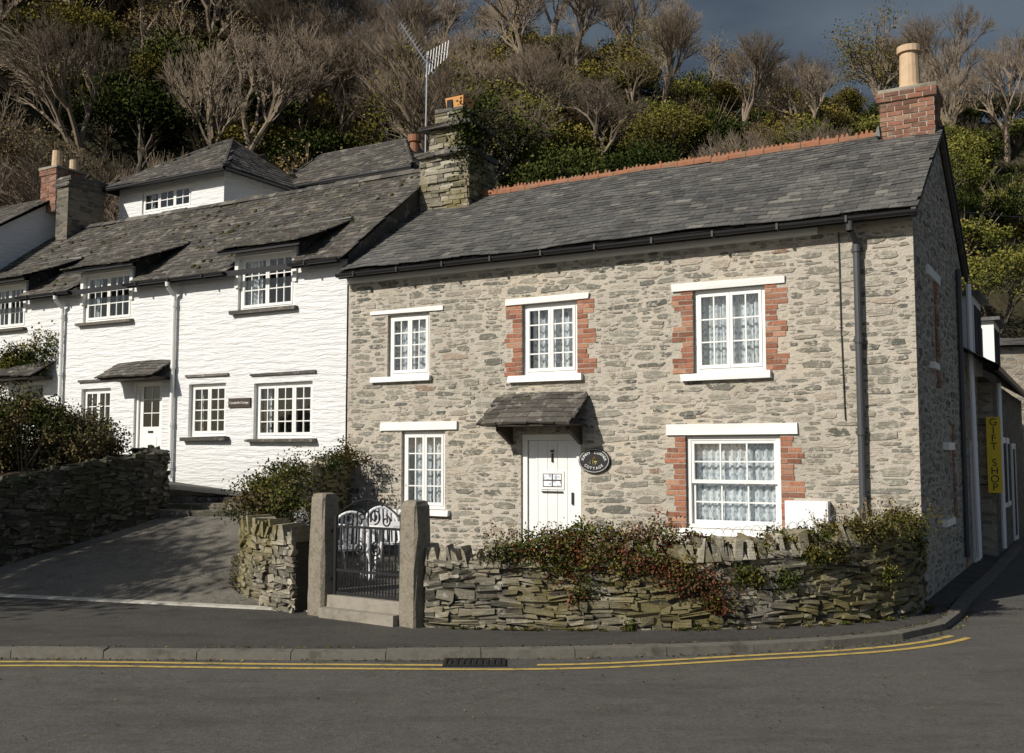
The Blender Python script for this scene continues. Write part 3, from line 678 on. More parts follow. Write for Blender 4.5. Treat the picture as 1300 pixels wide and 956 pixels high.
def hiproof(mb,x0,x1,y0,y1,ze,zr,rx0,rx1,ry,mat='slatem'):
    A,B,C,D=(x0,y0,ze),(x1,y0,ze),(x1,y1,ze),(x0,y1,ze);P,Q=(rx0,ry,zr),(rx1,ry,zr)
    slates(mb,[A,B,Q,P],mat,.28,.18);slates(mb,[B,C,Q],mat,.28,.18);slates(mb,[C,D,P,Q],mat,.5,.4);slates(mb,[D,A,P],mat,.28,.18)
    for a,b in ((A,P),(B,Q),(C,Q),(D,P),(P,Q)): mb.limb(Vector(a)+Vector((0,0,.01)),Vector(b)+Vector((0,0,.01)),.05,.05,6,mat,.3)
    for a,b in ((A,B),(B,C)): mb.limb(Vector(a)+Vector((0,0,-.05)),Vector(b)+Vector((0,0,-.05)),.05,.05,8,'black',.5)
rbo=empty('rear_storey',(0,0,0),0,wh)
wall_grid(rb,-19.6,-15.9,5.5,8.72,[(-18.75,-17.0,7.98,8.56)],3.5,'white_r',.12)
rb.face([(-15.9,3.5,5.5),(-15.9,6.2,5.5),(-15.9,6.2,8.72),(-15.9,3.5,8.72)],'white_r',.5)
rb.face([(-19.6,3.5,5.5),(-19.6,6.2,5.5),(-19.6,6.2,8.72),(-19.6,3.5,8.72)],'white_r',.5)
hiproof(rb,-20.0,-15.55,3.15,6.6,8.70,10.0,-17.4,-17.1,4.9)
rb.box(-16.5,-12.35,6.0,9.2,5.5,8.85,'paint')
hiproof(rb,-16.5,-12.0,5.7,9.5,8.85,10.2,-16.4,-13.6,7.6)
rb.limb((-13.0,7.2,8.9),(-13.0,7.2,10.0),.14,.12,12,'terra',.5,True); rb.limb((-13.0,7.2,9.95),(-13.0,7.2,10.12),.165,.165,12,'terra',.5,True)
rb.build('rear_storey_shell',rbo)
fr=MB();gl=MB();cu=MB(); window(fr,gl,cu,-18.745,-17.005,7.985,8.555,3.54,3,2,2,'thin',.05)
fr.build('rear_window_frames',rbo);gl.build('rear_window_glass',rbo);cu.build('rear_curtains',rbo)

nb=empty('white_neighbour_house',F0,RZ); m=MB(); XN=-20.72
m.face([(XN,-.1,0),(XN,5.3,0),(XN,5.3,6.8),(XN,2.6,8.45),(XN,-.1,6.7)],'white_r',.5)
wall_grid(m,-29,XN,0,6.7,[(-24,-22.8,4.5,5.8)],-.1,'white_r',.15)
slates(m,[(-29,-.4,6.62),(XN+.12,-.4,6.62),(XN+.12,2.6,8.52),(-29,2.6,8.52)],'slatem',.3,.2)
slates(m,[(XN+.12,5.6,6.62),(-29,5.6,6.62),(-29,2.6,8.52),(XN+.12,2.6,8.52)],'slatem',.4,.3)
m.build('walls_and_roof',nb)
m=MB(); fr=MB();gl=MB();cu=MB();window(fr,gl,cu,-23.99,-22.81,4.51,5.79,-.05,2,2,3,'lace'); fr.build('window_frames',nb);gl.build('window_glass',nb);cu.build('curtains',nb)
brick_stack(m,-20.95,-20.35,2.2,3.0,8.0,8.95); brick_stack(m,-20.98,-20.32,2.17,3.03,8.95,9.1)
m.box(-20.3,-19.85,2.2,3.2,7.2,8.6,'rubd',.5,.03)
for k in range(5): m.box(-20.33+k*.03,-19.8+k*.02,2.15,3.25,8.57+k*.05,8.63+k*.05,'slatem',None,.03)
m.box(-21,-20.28,2.15,3.05,9.1,9.16,'conc',.5,.01)
m.limb((-20.75,2.5,9.15),(-20.75,2.5,9.65),.14,.12,12,'terral',.5,True); m.limb((-20.5,2.8,9.15),(-20.5,2.8,9.45),.12,.11,12,'terral',.5,True)
m.build('chimney',nb)

# ================================================================ REAR SHOP EXTENSION
sh=empty('gift_shop_building',F0,RZ); m=MB()
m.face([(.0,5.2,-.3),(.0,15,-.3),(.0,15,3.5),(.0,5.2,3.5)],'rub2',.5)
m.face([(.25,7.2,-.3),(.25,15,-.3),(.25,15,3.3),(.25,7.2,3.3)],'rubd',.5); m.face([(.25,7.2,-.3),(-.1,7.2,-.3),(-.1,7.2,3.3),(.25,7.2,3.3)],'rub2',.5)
slates(m,[(.45,5.1,3.5),(.45,15.2,3.35),(-2.2,15.2,5.0),(-2.2,5.1,5.1)],'slate',.3,.22)
m.face([(.0,5.15,3.5),(-2.2,5.15,5.1),(-2.2,5.15,3.0),(.0,5.15,3.0)],'rub2',.5)
m.tube([(.5,5.1,3.42),(.5,15.2,3.27)],.06,8,'black')
for y0 in (5.7,9.6):
    m.box(-.9,.12,y0,y0+1.3,3.4,4.75,'paint',.5); m.box(-1.0,.25,y0-.12,y0+1.42,4.75,4.82,'slate',.3)
    m.box(.115,.135,y0+.12,y0+.6,3.75,4.6,'dark',.5);m.box(.115,.135,y0+.7,y0+1.18,3.75,4.6,'dark',.5)
    m.box(-.7,-.1,y0-.012,y0-.002,3.95,4.6,'dark',.5); m.box(-.41,-.39,y0-.03,y0-.01,3.95,4.6,'paint',.5)
for y0,y1,z0,z1 in ((5.6,6.5,.1,2.2),(8.4,10.2,.9,2.3),(11,12,.1,2.2)):
    xx=.0 if y0<7 else .25
    m.box(xx-.05,xx+.04,y0,y1,z0,z1,'paint',.5); m.box(xx+.03,xx+.05,y0+.1,y1-.1,z0+.1,z1-.12,'dark',.5); m.box(xx+.04,xx+.07,(y0+y1)/2-.03,(y0+y1)/2+.03,z0,z1,'paint',.5)
m.tube([(.09,5.35,4.9),(.09,5.35,3.6),(.12,5.35,.2)],.045,8,'plastic'); m.tube([(.33,7.6,3.3),(.33,7.6,.2)],.045,8,'plastic')
m.build('walls_and_roof',sh)
s=MB(); s.box(.14,.38,7.05,7.09,1.25,2.65,'ysign',.5); s.tube([(.0,7.07,2.5),(.14,7.07,2.5)],.012,6,'black'); s.tube([(.0,7.07,1.4),(.14,7.07,1.4)],.012,6,'black')
sgn=empty('gift_shop_sign',F0,RZ); s.build('board',sgn)
for i,chh in enumerate('GIFT SHOP'):
    if chh!=' ': text(chh,.19,(.26,7.045,2.55-i*.15),sgn,'black',name='sign_letter')
st=empty('stone_outbuilding',(14.6,27.6,0),math.radians(-8)); m=MB()
wall_grid(m,-1.3,9,-.3,4.9,[(1.5,2.5,2.6,3.7)],0,'rub2',.3)
m.face([(-1.3,0,-.3),(-1.3,7,-.3),(-1.3,7,4.9),(-1.3,0,4.9)],'rub2',.5)
m.box(1.5,2.5,.2,.25,2.6,3.7,'dark',.5)
slates(m,[(-1.5,-.2,4.9),(9.2,-.2,4.9),(9.2,3.4,5.5),(-1.5,3.4,5.5)],'slate',.3,.25)
m.build('walls_and_roof',st)
m=MB(); pts=[]
for i in range(13):
    t=i/12; pts.append((6.0+t*16,16.6+t*6,6.1+t*1.8-2.2*t*(1-t)))
m.tube(pts,.012,5,'black'); m.build('overhead_cable',uv=False)

# ================================================================ TERRAIN
def yl(x): return 12.4+max(-.3,min(2.2,(-2.7-x)*.3))
def drive_z(x,y):
    d=max(0,y-yl(x)); z=.1+.24*d
    return min(z,.95+max(0,(-5.9-x)*.12))
gw=[(-2.42,12.25),(-2.75,12.55),(-3.35,13.3),(-3.62,14.5),(-3.45,15.8),(-3.1,16.9),(-2.86,17.6)]
def xr(y):
    if y<=gw[0][1]: return gw[0][0]
    for (a,b),(c,d) in zip(gw[:-1],gw[1:]):
        if b<=y<=d: return a+(c-a)*(y-b)/(d-b)
    return -2.9
def sstep(a,b,x):
    t=max(0,min(1,(x-a)/(b-a))); return t*t*(3-2*t)
def hstart(x): return 27+max(0,(x-2))*.42
def hill(x,y):
    ys=hstart(x)
    zt=22.2+9.8*sstep(-4,-24,x)+1.2*math.sin(x*.16+.6)+1.2*sstep(10,24,x)
    d=max(0,y-ys); dm=max(8,60-ys)
    f=min(1,d/dm)
    z=zt*(f**.92)+.10*max(0,min(d-dm,40))
    z+=(math.sin(x*.31+1)*.8+math.sin(x*.17+y*.23)*.9)*min(1,d/12)
    return z if d>0 else 0
def T(x,y):
    z=-.04
    if y>12.2 and x<xr(y)-.25: z=drive_z(x,y)-.06
    h=hill(x,y)
    if h>0: z=max(z,0)+h+1.2*sstep(10,2,x)
    return z
m=MB()
xs=[-400,-250,-150,-90,-60]+[-45+i*1.0 for i in range(33)]+[-12+i*.4 for i in range(28)]+[-.8+i*1.0 for i in range(56)]+[70,100,160,250,400]
ys=[-400,-200,-80,-30,-10,0,5,9,11]+[11.6+i*.4 for i in range(22)]+[20.5+i*1.0 for i in range(50)]+[75,85,100,140,250,400]
nx,ny=len(xs),len(ys)
for y in ys:
    for x in xs: m.V.append((x,y,T(x,y)))
for j in range(ny-1):
    for i in range(nx-1):
        m.F.append((j*nx+i,j*nx+i+1,(j+1)*nx+i+1,(j+1)*nx+i));m.Mi.append(m.mi('hill'));m.R.append(.5)
m.build('ground',smooth=True)
m=MB()
m.face([(-60,-30,0),(60,-30,0),(60,12.5,0),(-60,12.5,0)],'road',.5)
m.face([(4.5,12.5,0),(60,12.5,0),(60,24,0),(22,26.5,.0),(13.6,26.5,.0),(14.5,40,.0),(10,40,0)],'road',.5)
m.build('road')
def cat(P,n=10):
    out=[]
    for i in range(len(P)-1):
        p0=P[max(0,i-1)];p1=P[i];p2=P[i+1];p3=P[min(len(P)-1,i+2)]
        for k in range(n):
            t=k/n; out.append(tuple(.5*((2*b)+(-a+c)*t+(2*a-5*b+4*c-d)*t*t+(-a+3*b-3*c+d)*t**3) for a,b,c,d in zip(p0,p1,p2,p3)))
    out.append(tuple(P[-1])); return out
KP=[(-30,10.35,-30,14.7),(-14,10.25,-14,14.6),(-9,10.2,-9,14.29),(-5,10.12,-5,13.1),(-2.8,10.05,-2.6,12.5),(-1.0,10.04,-1.0,11.5),(.4,10.12,.4,11.2),(1.6,10.28,1.7,11.2),(3,10.60,3,11.5),(4.1,11.10,3.8,11.8),(4.85,11.8,4.5,12.4),(5.42,12.8,5.1,13.05),(6.2,14.2,5.8,14.1),(7.45,16.3,7.1,16.4),(10.95,22.4,10.6,22.5)]
KC=cat(KP,12)
m=MB()
for a,b in zip(KC[:-1],KC[1:]):
    m.face([(a[0],a[1],.075),(b[0],b[1],.075),(b[2],b[3],.1),(a[2],a[3],.1)],'pave',.5)
m.build('pavement')
class Path:
    def __init__(s,P):
        s.P=P;s.S=[0]
        for a,b in zip(P[:-1],P[1:]): s.S.append(s.S[-1]+math.hypot(b[0]-a[0],b[1]-a[1]))
        s.L=s.S[-1]
    def at(s,d):
        d=max(0,min(s.L-1e-6,d))
        lo,hi=0,len(s.S)-1
        while hi-lo>1:
            mid=(lo+hi)//2
            if s.S[mid]<=d: lo=mid
            else: hi=mid
        t=(d-s.S[lo])/max(1e-9,s.S[lo+1]-s.S[lo]); a=s.P[lo];b=s.P[lo+1]
        v=[p+(q-p)*t for p,q in zip(a,b)]
        tx,ty=b[0]-a[0],b[1]-a[1];l=math.hypot(tx,ty) or 1
        return v,(tx/l,ty/l)
kp=Path([(k[0],k[1]) for k in KC])
def o(p,t,k): return (p[0]+t[1]*k,p[1]-t[0]*k)
m=MB(); d=0
while d<kp.L-1:
    (a,t1)=kp.at(d+.004);(b,t2)=kp.at(d+.9-.004); h=.088+ru(-.008,.006)
    a0=o(a,t1,.0);a1=o(a,t1,.12);b0=o(b,t2,.0);b1=o(b,t2,.12); a2=o(a,t1,.135);b2=o(b,t2,.135)
    m.hexa([(*a2,-.05),(*b2,-.05),(*b0,-.05),(*a0,-.05),(*a1,h-.012),(*b1,h-.012),(*b0,h),(*a0,h)],'kerb')
    d+=.9
m.build('kerb')
m=MB()
for off in (.30,.48):
    d=15.0
    while d<kp.L:
        a,t1=kp.at(d);b,t2=kp.at(d+.2)
        if a[0]>4.5: break
        w=.036
        ex=.14*math.exp(-((a[0]-.0)/1.6)**2)+.02*math.sin(a[0]*2); ex2=.14*math.exp(-((b[0]-.0)/1.6)**2)+.02*math.sin(b[0]*2)
        if not (off<.4 and -.75<a[0]<.0):
            p=[o(a,t1,off+ex-w),o(b,t2,off+ex2-w),o(b,t2,off+ex2+w),o(a,t1,off+ex+w)]
            m.face([(q[0],q[1],.005) for q in p],'yellow',.5)
        d+=.2
m.build('double_yellow_lines')
m=MB(); gx,gy=-.35,9.76
m.box(gx-.26,gx+.26,gy-.14,gy+.14,-.02,.006,'dark',.5)
for i in range(9): x=gx-.24+i*.057; m.box(x,x+.03,gy-.13,gy+.13,.006,.014,'iron',.5)
m.box(gx-.29,gx+.29,gy-.17,gy-.14,-.02,.016,'iron');m.box(gx-.29,gx+.29,gy+.14,gy+.17,-.02,.016,'iron');m.box(gx-.29,gx-.26,gy-.14,gy+.14,-.02,.015,'iron');m.box(gx+.26,gx+.29,gy-.14,gy+.14,-.02,.015,'iron')
m.build('drain_gully')
m=MB(); NY=40
rows=[]
for j in range(NY+1):
    row=[]
    for i in range(61):
        f=i/60
        x=-16+(-2.3+16)*f
        yy=yl(x)+ (19.6-yl(x))*j/NY
        lim=xr(yy)-.05
        x=min(x,lim)
        row.append((x,yy,drive_z(x,yy)+.004))
    rows.append(row)
for a,b in zip(rows[:-1],rows[1:]):
    for i in range(60):
        if abs(a[i][0]-a[i+1][0])+abs(b[i][0]-b[i+1][0])<.02: continue
        m.face([a[i],a[i+1],b[i+1],b[i]],'drive',.5)
m.build('driveway')
m=MB(); x=-13.
while x<-2.75:
    a,b=x,x+.6
    m.hexa([(a,yl(a)-.06,.0),(b,yl(b)-.06,.0),(b,yl(b)+.06,.0),(a,yl(a)+.06,.0),(a,yl(a)-.06,.116),(b,yl(b)-.06,.116),(b,yl(b)+.06,.125),(a,yl(a)+.06,.125)],'concl');x+=.6
m.build('concrete_edging')
m=MB()
def pz(x): return 1.24+.1*max(0,-4.5-x)
for k,(y0,z) in enumerate(((16.75,1.05),(17.08,1.14),(17.4,1.24))):
    x=-6.3
    while x<-3.2:
        w=ru(.3,.7); b=min(x+w,-3.15); m.box(x+.004,b-.004,y0+ru(-.02,.02),y0+.4,z-.10,z+ru(-.006,.006),'walld',None,.012); m.box(x+.01,b-.01,y0+.03,y0+.4,z-.3,z-.1,'walld'); x=b
for i in range(24):
    xa=-9.5+i*.27;xb=xa+.27
    fa=13+.5*((5.16-xa)/.866);fb=13+.5*((5.16-xb)/.866)
    m.face([(xa,17.45,pz(xa)),(xb,17.45,pz(xb)),(xb,fb+.1,pz(xb)),(xa,fa+.1,pz(xa))],'flag',.5)
m.build('slate_steps_and_path')
m=MB(); gf=[(-2.3,12.3),(-1.15,11.45),(1.66,11.25),(2.97,11.4),(3.95,11.75),(4.7,12.3),(5.0,13.05),(-2.8,17.5),(-3.3,16),(-3.5,14.5),(-3.2,13.4)]
m.face([(x,y,.34) for x,y in gf],'flag',.5); m.build('garden_paving')

# ================================================================ STONE WALLS
def clump(mb,c,r,n,sz,mat,shell=.5,dark=0.0):
    c=Vector(c)
    for i in range(n):
        v=Vector((R.gauss(0,1),R.gauss(0,1),R.gauss(0,1)));v.normalize(); k=(shell+(1-shell)*rnd())
        p=Vector((v.x*r[0],v.y*r[1],v.z*r[2]))*k
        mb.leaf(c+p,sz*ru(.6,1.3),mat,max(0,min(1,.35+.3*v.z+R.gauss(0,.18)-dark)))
def stone_wall(name,pts,thick,mat,cop=True,hmin=.03,hmax=.085,cath=.2):
    P=Path(cat(pts,8)); m=MB()
    def q(d,off):
        v,t=P.at(d); return v[0]+t[1]*off,v[1]-t[0]*off,v[2],v[3]
    d=0
    hw=thick/2-.04
    while d<P.L:
        a=q(d,hw);b=q(d+.3,hw);c=q(d+.3,-hw);e=q(d,-hw)
        m.hexa([(a[0],a[1],a[2]-.3),(b[0],b[1],b[2]-.3),(c[0],c[1],c[2]-.3),(e[0],e[1],e[2]-.3),(a[0],a[1],a[3]-.03),(b[0],b[1],b[3]-.03),(c[0],c[1],c[3]-.03),(e[0],e[1],e[3]-.03)],'core',.5); d+=.3
    zmin=min(p[2] for p in pts)-.12;zmax=max(p[3] for p in pts)
    for side in (1,-1):
        z=zmin
        while z<zmax:
            h=ru(hmin,hmax); d=-ru(0,.2)
            while d<P.L:
                w=ru(.06,.36) if h<.06 else ru(.08,.26)
                d0=max(0,d)+.003;d1=min(d+w,P.L)-.003; d+=w
                if d1-d0<.03 or rnd()<.04: continue
                v=q((d0+d1)/2,0)
                wob=.065*math.sin(d*1.7+z*3)+.03*math.sin(d*5.3+z*9)
                if z+wob<v[2]-.12 or z+h+wob>v[3]+.03: continue
                pr=ru(-.02,.04); o1=side*(hw+.02+pr);o2=side*(hw-.05)
                tl=ru(-.024,.024)
                A=q(d0,o1);B=q(d1,o1);C=q(d1,o2);D=q(d0,o2);j=lambda:ru(-.015,.015)
                z0=z+.002+wob;z1=z+h-.002+wob
                if h>.05 and rnd()<.35:
                    zm=z0+(z1-z0)*ru(.35,.65); parts=((z0,zm-.002),(zm+.002,z1))
                else: parts=((z0,z1),)
                for za,zb in parts:
                    m.hexa([(A[0]+j(),A[1]+j(),za-tl+j()*.8),(B[0]+j(),B[1]+j(),za+tl+j()*.8),(C[0],C[1],za),(D[0],D[1],za),(A[0]+j(),A[1]+j(),zb-tl+j()*.8),(B[0]+j(),B[1]+j(),zb+tl+j()*.8),(C[0],C[1],zb),(D[0],D[1],zb)],mat,min(1,max(0,R.gauss(.45,.27))))
            z+=h
    if cop:
        d=0
        while d<P.L:
            w=ru(.03,.13); h=cath*ru(.45,1.2); lean=ru(-.08,.06); o1=thick/2*ru(.8,1.2); ns=ru(.5,.95)
            A=q(d,o1);B=q(d+w-.006,o1);C=q(d+w-.006,-o1);D=q(d,-o1)
            A2=q(d+lean,o1*ns);B2=q(d+w*.85+lean,o1*ns);C2=q(d+w*.85+lean,-o1);D2=q(d+lean,-o1); zt=A[3]-.05
            m.hexa([(A[0],A[1],zt),(B[0],B[1],zt),(C[0],C[1],zt),(D[0],D[1],zt),(A2[0],A2[1],zt+h+ru(-.04,.03)),(B2[0],B2[1],zt+h+ru(-.04,.02)),(C2[0],C2[1],zt+h),(D2[0],D2[1],zt+h)],mat,max(0,min(1,R.gauss(.6,.25))))
            d+=w
    m.build(name,uv=False); return P
GP=stone_wall('garden_stone_wall',[(-.92,11.35,.05,.80),(.3,11.2,.05,.80),(1.66,11.2,.05,.84),(2.97,11.4,.05,.90),(3.9,11.75,.05,1.0),(4.55,12.2,.05,1.05),(4.98,12.92,.05,1.1)],.36,'wall',True,.03,.10,.22)
stone_wall('garden_stone_wall',[(-2.45,12.28,.1,.95),(-2.85,12.65,.15,1.0),(-3.3,13.3,.3,1.08),(-3.55,14.5,.5,1.25),(-3.4,15.8,.75,1.5),(-3.05,16.9,.9,1.75),(-2.9,17.5,1.0,1.8)],.36,'wall',True)
stone_wall('driveway_retaining_wall',[(-6.5,18.0,1.3,2.1),(-6.02,17.4,1.1,2.05),(-5.95,16.85,.9,1.98),(-6.3,16.3,.75,1.90),(-7.4,15.0,.35,1.62),(-8.8,13.5,.1,1.32),(-10.5,12.3,.1,1.2)],.4,'walld',False,.03,.08)
m=MB(); m.face([(-6.45,18.0,1.95),(-6.1,17.0,1.92),(-7.5,15.2,1.58),(-8.9,13.7,1.27),(-11,13,1.15),(-12,17,1.6),(-9,19,2.0)],'soil',.5); m.build('planting_bed',uv=False)
for (x,y,rot,h) in ((-2.2,12.1,-38,1.50),(-1.06,11.3,-38,1.45)):
    m=MB(); a,b=.135,.12
    zs=[(-.1,a),(.3,a*1.0),(.7,a*.97),(1.1,a*.95),(h-.06,b),(h-.01,b*.8),(h,b*.5)]
    prev=None
    for (z0,r0) in zs:
        ring=[(sx*r0+ru(-.012,.012),sy*r0+ru(-.012,.012),z0) for sx,sy in ((-1,-.8),(-.8,-1),(.8,-1),(1,-.8),(1,.8),(.8,1),(-.8,1),(-1,.8))]
        if prev:
            for k in range(8): q=(k+1)%8; m.face([prev[k],prev[q],ring[q],ring[k]],'granite',.5)
        prev=ring
    m.face(prev,'granite',.5)
    ob=m.build('granite_gate_pier',uv=False,loc=(x,y,0)); ob.rotation_euler=(0,0,math.radians(rot))
ge=empty('wrought_iron_gate',(-2.2,12.1,0),math.atan2(11.3-12.1,-1.06+2.2))
GL=math.hypot(1.14,.8); g0,g1=.19,GL-.19
m=MB()
zb,zm,zt=.36,.62,1.12
for x in (g0,g1): m.box(x-.018,x+.018,-.018,.018,zb-.02,zt+.12,'iron',.5)
for z in (zb,zm,zt): m.box(g0,g1,-.008,.008,z-.014,z+.014,'iron',.5)
n=11
for i in range(1,n):
    x=g0+(g1-g0)*i/n; m.tube([(x,0,zb),(x,0,zt)],.009,6,'iron')
    x2=x-(g1-g0)/n/2; m.tube([(x2,0,zb),(x2,0,zm+.1)],.008,6,'iron'); m.limb((x2,0,zm+.1),(x2,0,zm+.16),.016,.001,6,'iron',.5)
def spiral(cx,cz,r,turns,a0,dirn,mb,rb=.009):
    p=[]
    for i in range(int(turns*16)+1):
        t=i/16; rr=r*(1-t/(turns+.35)); a=a0+dirn*t*6.283; p.append((cx+rr*math.cos(a),0,cz+rr*math.sin(a)))
    mb.tube(p,rb,6,'iron')
mid=(g0+g1)/2
arch=[(g0+(g1-g0)*i/20,0,zt+.12+.20*math.sin(math.pi*i/20)) for i in range(21)]
m.tube(arch,.011,6,'iron')
for sx in (-1,1):
    spiral(mid+sx*.10,zt+.13,.09,1.5,-math.pi/2,sx,m); spiral(mid+sx*.27,zt+.08,.07,1.4,math.pi/2,-sx,m)
    spiral(mid+sx*.08,zt+.40,.07,1.3,-math.pi/2,sx,m); spiral(mid+sx*.22,zt+.30,.05,1.3,-math.pi/2,-sx,m)
    spiral(mid+sx*.13,.88,.09,1.5,math.pi/2,sx,m); spiral(mid+sx*.13,.72,.07,1.3,-math.pi/2,-sx,m)
m.tube([(mid,0,zt),(mid,0,zt+.52)],.009,6,'iron'); m.limb((mid,0,zt+.5),(mid,0,zt+.6),.02,.001,6,'iron',.5)
m.box(g0-.1,g0,-.01,.01,.5,.53,'iron');m.box(g0-.1,g0,-.01,.01,1.05,1.08,'iron');m.box(g1,g1+.08,-.01,.01,.85,.88,'iron')
m.build('gate_leaf',ge,uv=False)
m=MB(); m.box(.13,GL-.13,-.20,.25,-.05,.20,'conc',.5,.012); m.box(.13,GL-.13,-.08,.35,.18,.335,'conc',.5,.01); m.build('gate_step',ge,uv=False)
def chair(loc,rz):
    e=empty('white_garden_chair',loc,rz); m=MB()
    for x in (-.24,.24):
        m.limb((x*1.1,-.24,0),(x,-.20,.62),.022,.022,8,'plastic',.5); m.limb((x*1.1,.26,0),(x,.20,.42),.022,.022,8,'plastic',.5)
        m.tube([(x*1.08,-.26,.62),(x*1.12,-.05,.64),(x*1.02,.2,.63)],.024,8,'plastic')
    m.hexa([(-.24,-.22,.40),(.24,-.22,.40),(.21,.2,.38),(-.21,.2,.38),(-.24,-.22,.425),(.24,-.22,.425),(.21,.2,.405),(-.21,.2,.405)],'plastic',.5)
    bk=[]
    for i in range(13):
        t=math.pi*i/12; bk.append((-.25*math.cos(t),.22+.10*math.sin(t)**.5 if 0<i<12 else .2,.42+.46*math.sin(t)**.6 if 0<i<12 else .40))
    m.tube(bk,.02,8,'plastic')
    for i in range(7):
        x=-.17+i*.057; zt_=.42+.44*max(0,1-(x/.26)**2)**.35
        m.hexa([(x-.016,.2,.41),(x+.016,.2,.41),(x+.016,.215,.41),(x-.016,.215,.41),(x-.016,.305,zt_),(x+.016,.305,zt_),(x+.016,.32,zt_),(x-.016,.32,zt_)],'plastic',.5)
    m.build('chair_frame',e,uv=False)
chair((-2.15,13.4,.34),math.radians(200)); chair((-1.75,14.1,.34),math.radians(15)); chair((-2.6,14.1,.34),math.radians(80))
e=empty('white_garden_table',(-1.55,13.5,.34)); m=MB(); m.limb((0,0,.68),(0,0,.71),.42,.42,28,'plastic',.5,True)
for k in range(4): a=k*1.571+.78; m.limb((.33*math.cos(a),.33*math.sin(a),0),(.2*math.cos(a),.2*math.sin(a),.68),.022,.02,8,'plastic',.5)
m.build('table_frame',e,uv=False)

# ================================================================ GARDEN PLANTS
m=MB()
def onwall(x): 
    for i in range(200):
        v,t=GP.at(GP.L*i/200)
        if v[0]>=x: return v
    return v
def fuzz(mb,x,y,z,rx,ry,rz,n,sz,mats,droop=0):
    for k in range(max(3,n//45)):
        cx,cy,cz=R.gauss(0,rx*.55),R.gauss(0,ry*.5),R.gauss(0,rz*.55); mt=R.choice(mats); b=R.gauss(0,.12); s=ru(.25,.5)
        for i in range(45):
            p=Vector((x+cx+R.gauss(0,rx*s),y+cy+R.gauss(0,ry*s),z+cz+R.gauss(0,rz*s)-droop*rnd()))
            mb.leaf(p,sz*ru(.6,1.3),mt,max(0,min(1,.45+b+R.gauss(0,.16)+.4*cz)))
for i in range(75):
    x=ru(.0,4.8); v=onwall(x); big=1.1 if .2<x<1.7 else .6
    fuzz(m,x,v[1]+ru(-.14,.3),v[3]+ru(.03,.24)*big,.17*big+.04,.12,.09*big+.02,int(300*big),.036,['L_green','L_olive','L_red','L_brown','L_green','L_red','L_green'] if x<2.2 else ['L_green','L_olive','L_grey','L_olive','L_brown'])
for x,zz,w,h,mats in ((.35,.92,.28,.13,['L_red','L_green']),(.62,.78,.2,.17,['L_green','L_olive','L_red']),(.72,.52,.10,.15,['L_olive','L_green','L_red']),(1.0,.86,.32,.14,['L_green','L_olive','L_red']),(1.45,.83,.25,.12,['L_red','L_olive','L_green']),(1.95,.62,.24,.14,['L_red','L_grey','L_brown','L_red']),(2.15,.43,.16,.11,['L_red','L_olive']),(1.75,.72,.22,.12,['L_olive','L_brown','L_red']),(2.55,.70,.18,.09,['L_olive','L_green']),(2.95,.64,.14,.08,['L_green']),(3.2,.9,.2,.07,['L_olive','L_green']),(3.55,.92,.18,.09,['L_olive','L_grey']),(4.2,1.18,.32,.10,['L_green','L_olive','L_brown']),(4.55,1.24,.28,.1,['L_olive','L_brown']),(-.1,.95,.22,.08,['L_grey','L_green']),(3.9,1.15,.35,.08,['L_grey','L_olive']),(1.25,.13,.05,.05,['L_green']),(2.0,.11,.05,.04,['L_green']),(4.2,.62,.12,.12,['L_green','L_olive']),(4.7,1.0,.14,.16,['L_green','L_olive'])):
    v=onwall(x); fuzz(m,x,v[1]-.20,zz,w,.05,h,int(260+2600*w),.034,mats,.10)
for i in range(110):
    x=ru(-.3,2.0) if rnd()<.7 else ru(3.4,4.8); v=onwall(x); p=Vector((x,v[1]+ru(-.1,.3),v[3]+.05)); q=p+Vector((ru(-.15,.15),ru(-.1,.1),ru(.15,.4))); m.limb(p,q,.004,.002,3,'twig')
    for k in range(8): m.leaf(p.lerp(q,ru(.3,1))+Vector((R.gauss(0,.02),R.gauss(0,.02),0)),.035,R.choice(['L_green','L_red','L_brown','L_olive']),rnd())
m.build('wall_top_plants',uv=False)
m=MB()
for i in range(34):
    t=rnd(); y=12.9+t*4.4; x=xr(y)+ru(-.1,.45); fuzz(m,x,y,1.12+.70*t+ru(0,.2),.22,.22,.15,300,.045,[R.choice(['L_green','L_dark','L_olive','L_grey','L_brown'])])
m.build('garden_border_plants',uv=False)
m=MB()
for i in range(300):
    t=rnd(); x=-10.4+3.6*t; y=15.0+1.6*t+ru(-.2,1.2); hh=1.0*math.sqrt(max(.02,1-((t-.42)/.62)**2)); z=1.75+.2*t+ru(-.1,hh)
    fuzz(m,x,y,z,.24,.24,.18,280,.05,[R.choice(['L_grey','L_grey','L_brown','L_dark','L_grey','L_dark'])])
for i in range(60):
    p=Vector((ru(-10,-7.2),ru(15.3,17),1.6)); q=p+Vector((ru(-.5,.5),ru(-.4,.4),ru(.5,1.15))); m.limb(p,q,.008,.003,3,'core')
m.build('hedge_shrub',uv=False)
m=MB()
for i in range(30):
    fuzz(m,ru(-20.2,-17.0),-.15+ru(-.12,.05),3.9+ru(-.35,.4),.24,.10,.2,260,.06,[R.choice(['L_green','L_dark','L_dark','L_olive'])])
m.build('wall_ivy',wh,uv=False)
m=MB()
for i in range(60):
    a,t=GP.at(ru(0,GP.L)); x,y=a[0]+t[1]*.24,a[1]-t[0]*.24; clump(m,(x,y,.11),(.06,.03,.025),40,.022,R.choice(['L_green','L_olive','L_brown']),.1)
for i in range(900):
    a,t=kp.at(ru(22,kp.L-10)); k=ru(-.03,.0) if rnd()<.5 else ru(.15,.22); z=.095 if k<.1 else .012
    m.leaf(Vector((a[0]+t[1]*k,a[1]-t[0]*k,z)),.035,R.choice(['L_brown','L_grey','L_olive']),rnd(),3)
